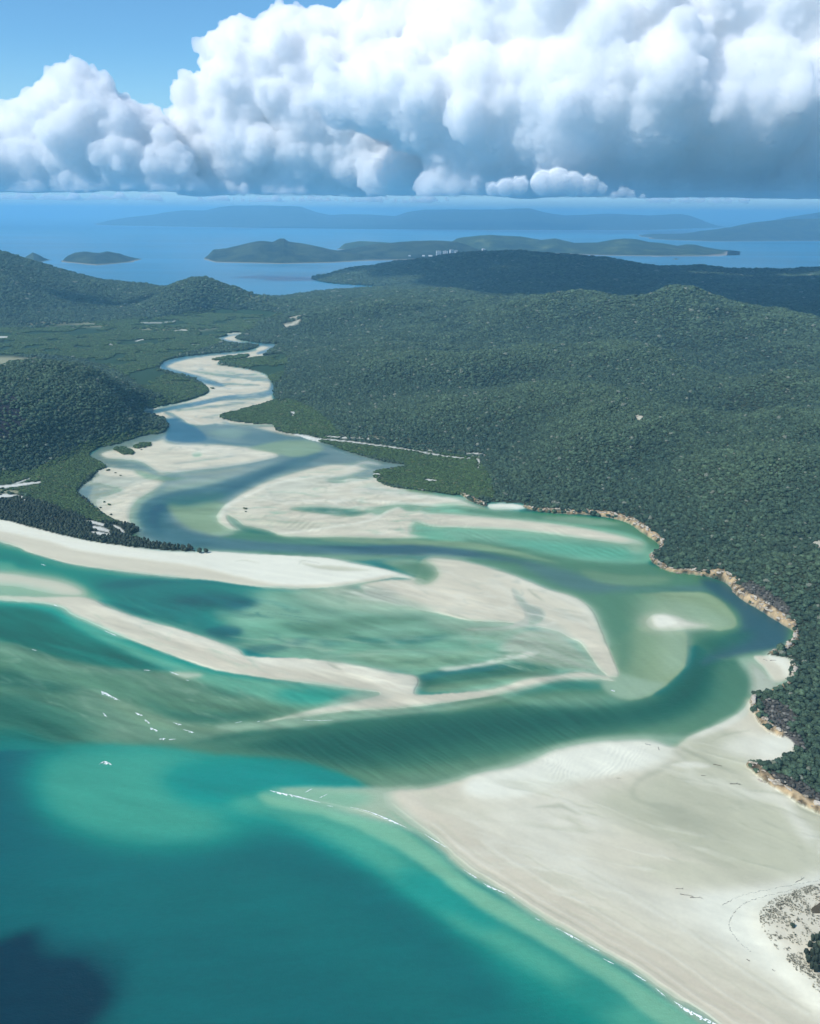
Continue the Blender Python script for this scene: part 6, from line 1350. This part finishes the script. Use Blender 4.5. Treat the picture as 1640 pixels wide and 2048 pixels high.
for k, (x, y, w_) in enumerate(spots):
    t = lone('casuarina_tree', x, y, w_, ('spiky dark casuarina tree in the upper part of the clump on the dune', 'spiky dark casuarina tree in the middle of the clump on the dune', 'spiky dark casuarina tree in the lower part of the clump on the dune')[0 if y < 1904 else 1 if y < 1924 else 2], 'tree', casus, rng.uniform(1.3, 2.1))
    t['group'] = 'casuarina trees in the %s part of the dune clump' % ('upper' if y < 1904 else 'middle' if y < 1924 else 'lower')
n = NT('tea_brown_pool'); n.principled(**{'Base Color': (.10, .075, .035, 1), 'Roughness': .15}); mat_pool = n.m
def sheet(name, pts, mat, label, dz=.1, kind='structure'):
    q = smooth_poly(pts, True, 5); W = np.array([hit(*c) for c in q]); z = W[:, 2].max()+dz
    m = len(W); Vv = np.concatenate([W, [W.mean(0)]]); Vv[:, 2] = z
    me = bpy.data.meshes.new(name); me.from_pydata([tuple(v) for v in Vv], [], [(i, (i+1) % m, m) for i in range(m)]); me.update(); return tag(link(name, me, mat), label, kind=kind)
sheet('pool', [(1622, 1822), (1632, 1812), (1660, 1800), (1700, 1795), (1700, 1830), (1660, 1834), (1640, 1831), (1628, 1830)], mat_pool, 'brown tea coloured pool among the dunes')
n = NT('drift_line'); n.principled(**{'Base Color': (.16, .15, .12, 1), 'Roughness': .95}); mat_drift = n.m
def drift(pts, label, wd=.22):
    c = smooth_poly(pts, False, 8); W = np.array([hit(*q) for q in c]); s = np.concatenate([[0], np.cumsum(np.linalg.norm(np.diff(W, axis=0), axis=1))]); k = int(s[-1]/.5); ss = np.linspace(0, s[-1], k)
    X = np.interp(ss, s, W[:, 0])+rng.normal(0, .15, k); Y = np.interp(ss, s, W[:, 1])+rng.normal(0, .15, k); v, f = ico(1); Vs = []; Fs = []; o_ = 0
    for x, y in zip(X, Y):
        if rng.random() < .35: continue
        r = wd*rng.uniform(.5, 1.6); vv = v*r*np.array([1.3, 1, .35])+np.array([x, y, 0]); Vs.append(vv); Fs.append(f+o_); o_ += len(v)
    Vs = np.concatenate(Vs); Vs[:, 2] += ground_z(Vs[:, 0], Vs[:, 1])+.02
    tag(link('drift_line', mesh_np('drift_line', Vs, np.concatenate(Fs)), mat_drift), label, kind='stuff')
drift([(1445, 1812), (1470, 1798), (1500, 1788), (1560, 1776), (1640, 1762)], 'outer dark line of dried seaweed curving round the dune')
drift([(1640, 1768), (1580, 1782), (1520, 1797), (1490, 1808), (1470, 1825), (1459, 1845), (1460, 1860), (1475, 1882), (1500, 1905)], 'inner dark line of dried seaweed hugging the dune foot')

# ------------------------------------------------------------------ hotel towers on the far island
n = NT('white_render'); n.principled(**{'Base Color': (.78, .77, .73, 1), 'Roughness': .8}); mat_wall = n.m
n = NT('shaded_glass'); n.principled(**{'Base Color': (.10, .13, .15, 1), 'Roughness': .2}); mat_glass = n.m
n = NT('grey_roof'); n.principled(**{'Base Color': (.45, .44, .42, 1), 'Roughness': .9}); mat_roof = n.m
def bx(w_, d_, h_, c=(0, 0, 0)):
    v = [(c[0]+x*w_/2, c[1]+y*d_/2, c[2]+z*h_) for z in (0, 1) for y in (-1, 1) for x in (-1, 1)]
    return v, [(0, 2, 3, 1), (4, 5, 7, 6), (0, 1, 5, 4), (2, 6, 7, 3), (0, 4, 6, 2), (1, 3, 7, 5)]
def tower(px, py, Y, w_, d_, h_, floors, label, rz):
    p = at_dist(px, py, Y); t = empty('hotel_tower', tuple(p), rz); tag(t, label, 'building', 'hotel towers on the far island')
    fh = h_/floors
    link('wall', from_parts('wall', [bx(w_, d_, h_+14, (0, 0, -14))], mat_wall, False), None, t)
    link('roof', from_parts('roof', [bx(w_+1, d_+1, 1.2, (0, 0, h_+.01)), bx(w_*.3, d_*.4, 4, (0, 0, h_+1.22))], mat_roof, False), None, t)
    for f in range(floors):
        for sy in (-1, 1):
            link('balcony', from_parts('balcony', [bx(w_*.9, 2.0, .9, (0, sy*(d_/2+1.02), f*fh+.3))], mat_wall, False), None, t)
            link('window', from_parts('window', [bx(w_*.86, .2, fh*.5, (0, sy*(d_/2+.11), f*fh+fh*.42))], mat_glass, False), None, t)
tower(877, 512, 9750, 50, 26, 52, 10, 'leftmost white hotel tower on the dark island', .1)
tower(890.5, 512, 9750, 50, 26, 50, 10, 'second white hotel tower from the left on the dark island', -.1)
tower(903, 508.5, 9800, 38, 24, 46, 9, 'third and slightly stepped white hotel tower on the dark island', .3)
tower(912, 504, 9850, 34, 22, 16, 4, 'low white hotel block right of the towers', 0)
tower(967, 505, 9900, 32, 32, 40, 8, 'white tower standing alone right of the others', .2)
def villa(px, py, Y, w_, label):
    p = at_dist(px, py, Y); t = empty('villa', tuple(p), rng.uniform(-.3, .3)); tag(t, label, 'building', 'low white buildings on the far island')
    link('wall', from_parts('wall', [bx(w_, 14, 9, (0, 0, -3))], mat_wall, False), None, t)
    link('roof', from_parts('roof', [([(-w_/2-1, -8, 6.01), (w_/2+1, -8, 6.01), (w_/2+1, 8, 6.01), (-w_/2-1, 8, 6.01), (-w_/2, 0, 10), (w_/2, 0, 10)], [(0, 1, 5, 4), (2, 3, 4, 5), (0, 4, 3), (1, 2, 5), (0, 3, 2, 1)])], mat_roof, False), None, t)
villa(819, 512, 9650, 22, 'leftmost low white building by the island shore'); villa(847, 512, 9650, 26, 'low white building midway along the island shore'); villa(861, 512, 9650, 40, 'long low white building next to the hotel towers')
n = NT('pale_strand'); n.principled(**{'Base Color': (.62, .58, .50, 1), 'Roughness': .9}); mat_str = n.m
def strand(x0, x1, y, label):
    a_, b_ = at(x0, y), at(x1, y); v, f = bx(np.linalg.norm(b_-a_), 26, 2.2, (0, 0, -.6)); o = link('beach', from_parts('beach', [(v, f)], mat_str, False)); o.location = (a_+b_)/2; o.rotation_euler = (0, 0, math.atan2(b_[1]-a_[1], b_[0]-a_[0])); tag(o, label, kind='structure')
strand(833, 868, 516.6, 'pale strip of shore below the white hotel towers'); strand(1262, 1284, 511.6, 'pale beach on the long grassy island'); strand(1304, 1322, 512.8, 'second pale beach on the long grassy island'); strand(1418, 1444, 512.8, 'pale beach at the end of the long grassy island')

# ------------------------------------------------------------------ little boat aground on the bar
n = NT('white_hull'); n.principled(**{'Base Color': (.85, .86, .86, 1), 'Roughness': .35}); mat_hull = n.m
p = at(1226, 1382); t = empty('dinghy', (p[0], p[1], .05), -.5); tag(t, 'small white dinghy afloat at the end of the great sand bar', 'boat')
hv = []; hs = [(-1.9, .75), (-.6, .85), (.6, .75), (1.5, .45), (2.1, .05)]
for x, b_ in hs: hv += [(x, -b_*.6, -.15), (x, -b_, .55), (x, b_, .55), (x, b_*.6, -.15), (x, b_*.8, .42), (x, -b_*.8, .42)]
hf = []
for i in range(4):
    a_ = i*6; b_ = a_+6
    hf += [(a_+0, b_+0, b_+1, a_+1), (a_+2, b_+2, b_+3, a_+3), (a_+3, b_+3, b_+0, a_+0), (a_+1, b_+1, b_+5, a_+5), (a_+5, b_+5, b_+4, a_+4), (a_+4, b_+4, b_+2, a_+2)]
hf += [(0, 1, 5, 4, 2, 3)]
link('hull', from_parts('hull', [(np.array(hv), hf)], mat_hull, False), None, t)
for x in (-.9, .5): link('seat', from_parts('seat', [bx(.35, 1.2, .08, (x, 0, .46))], mat_wood, False), None, t)
link('outboard_motor', from_parts('outboard_motor', [bx(.35, .35, .6, (-2.1, 0, .4)), bx(.12, .12, .8, (-2.1, 0, -.41))], mat_glass, False), None, t)
print('TRIS', sum(sum(len(p.vertices)-2 for p in o.data.polygons) if len(o.data.polygons) < 3000 else len(o.data.loops)//2 for o in C.objects if o.type == 'MESH'))
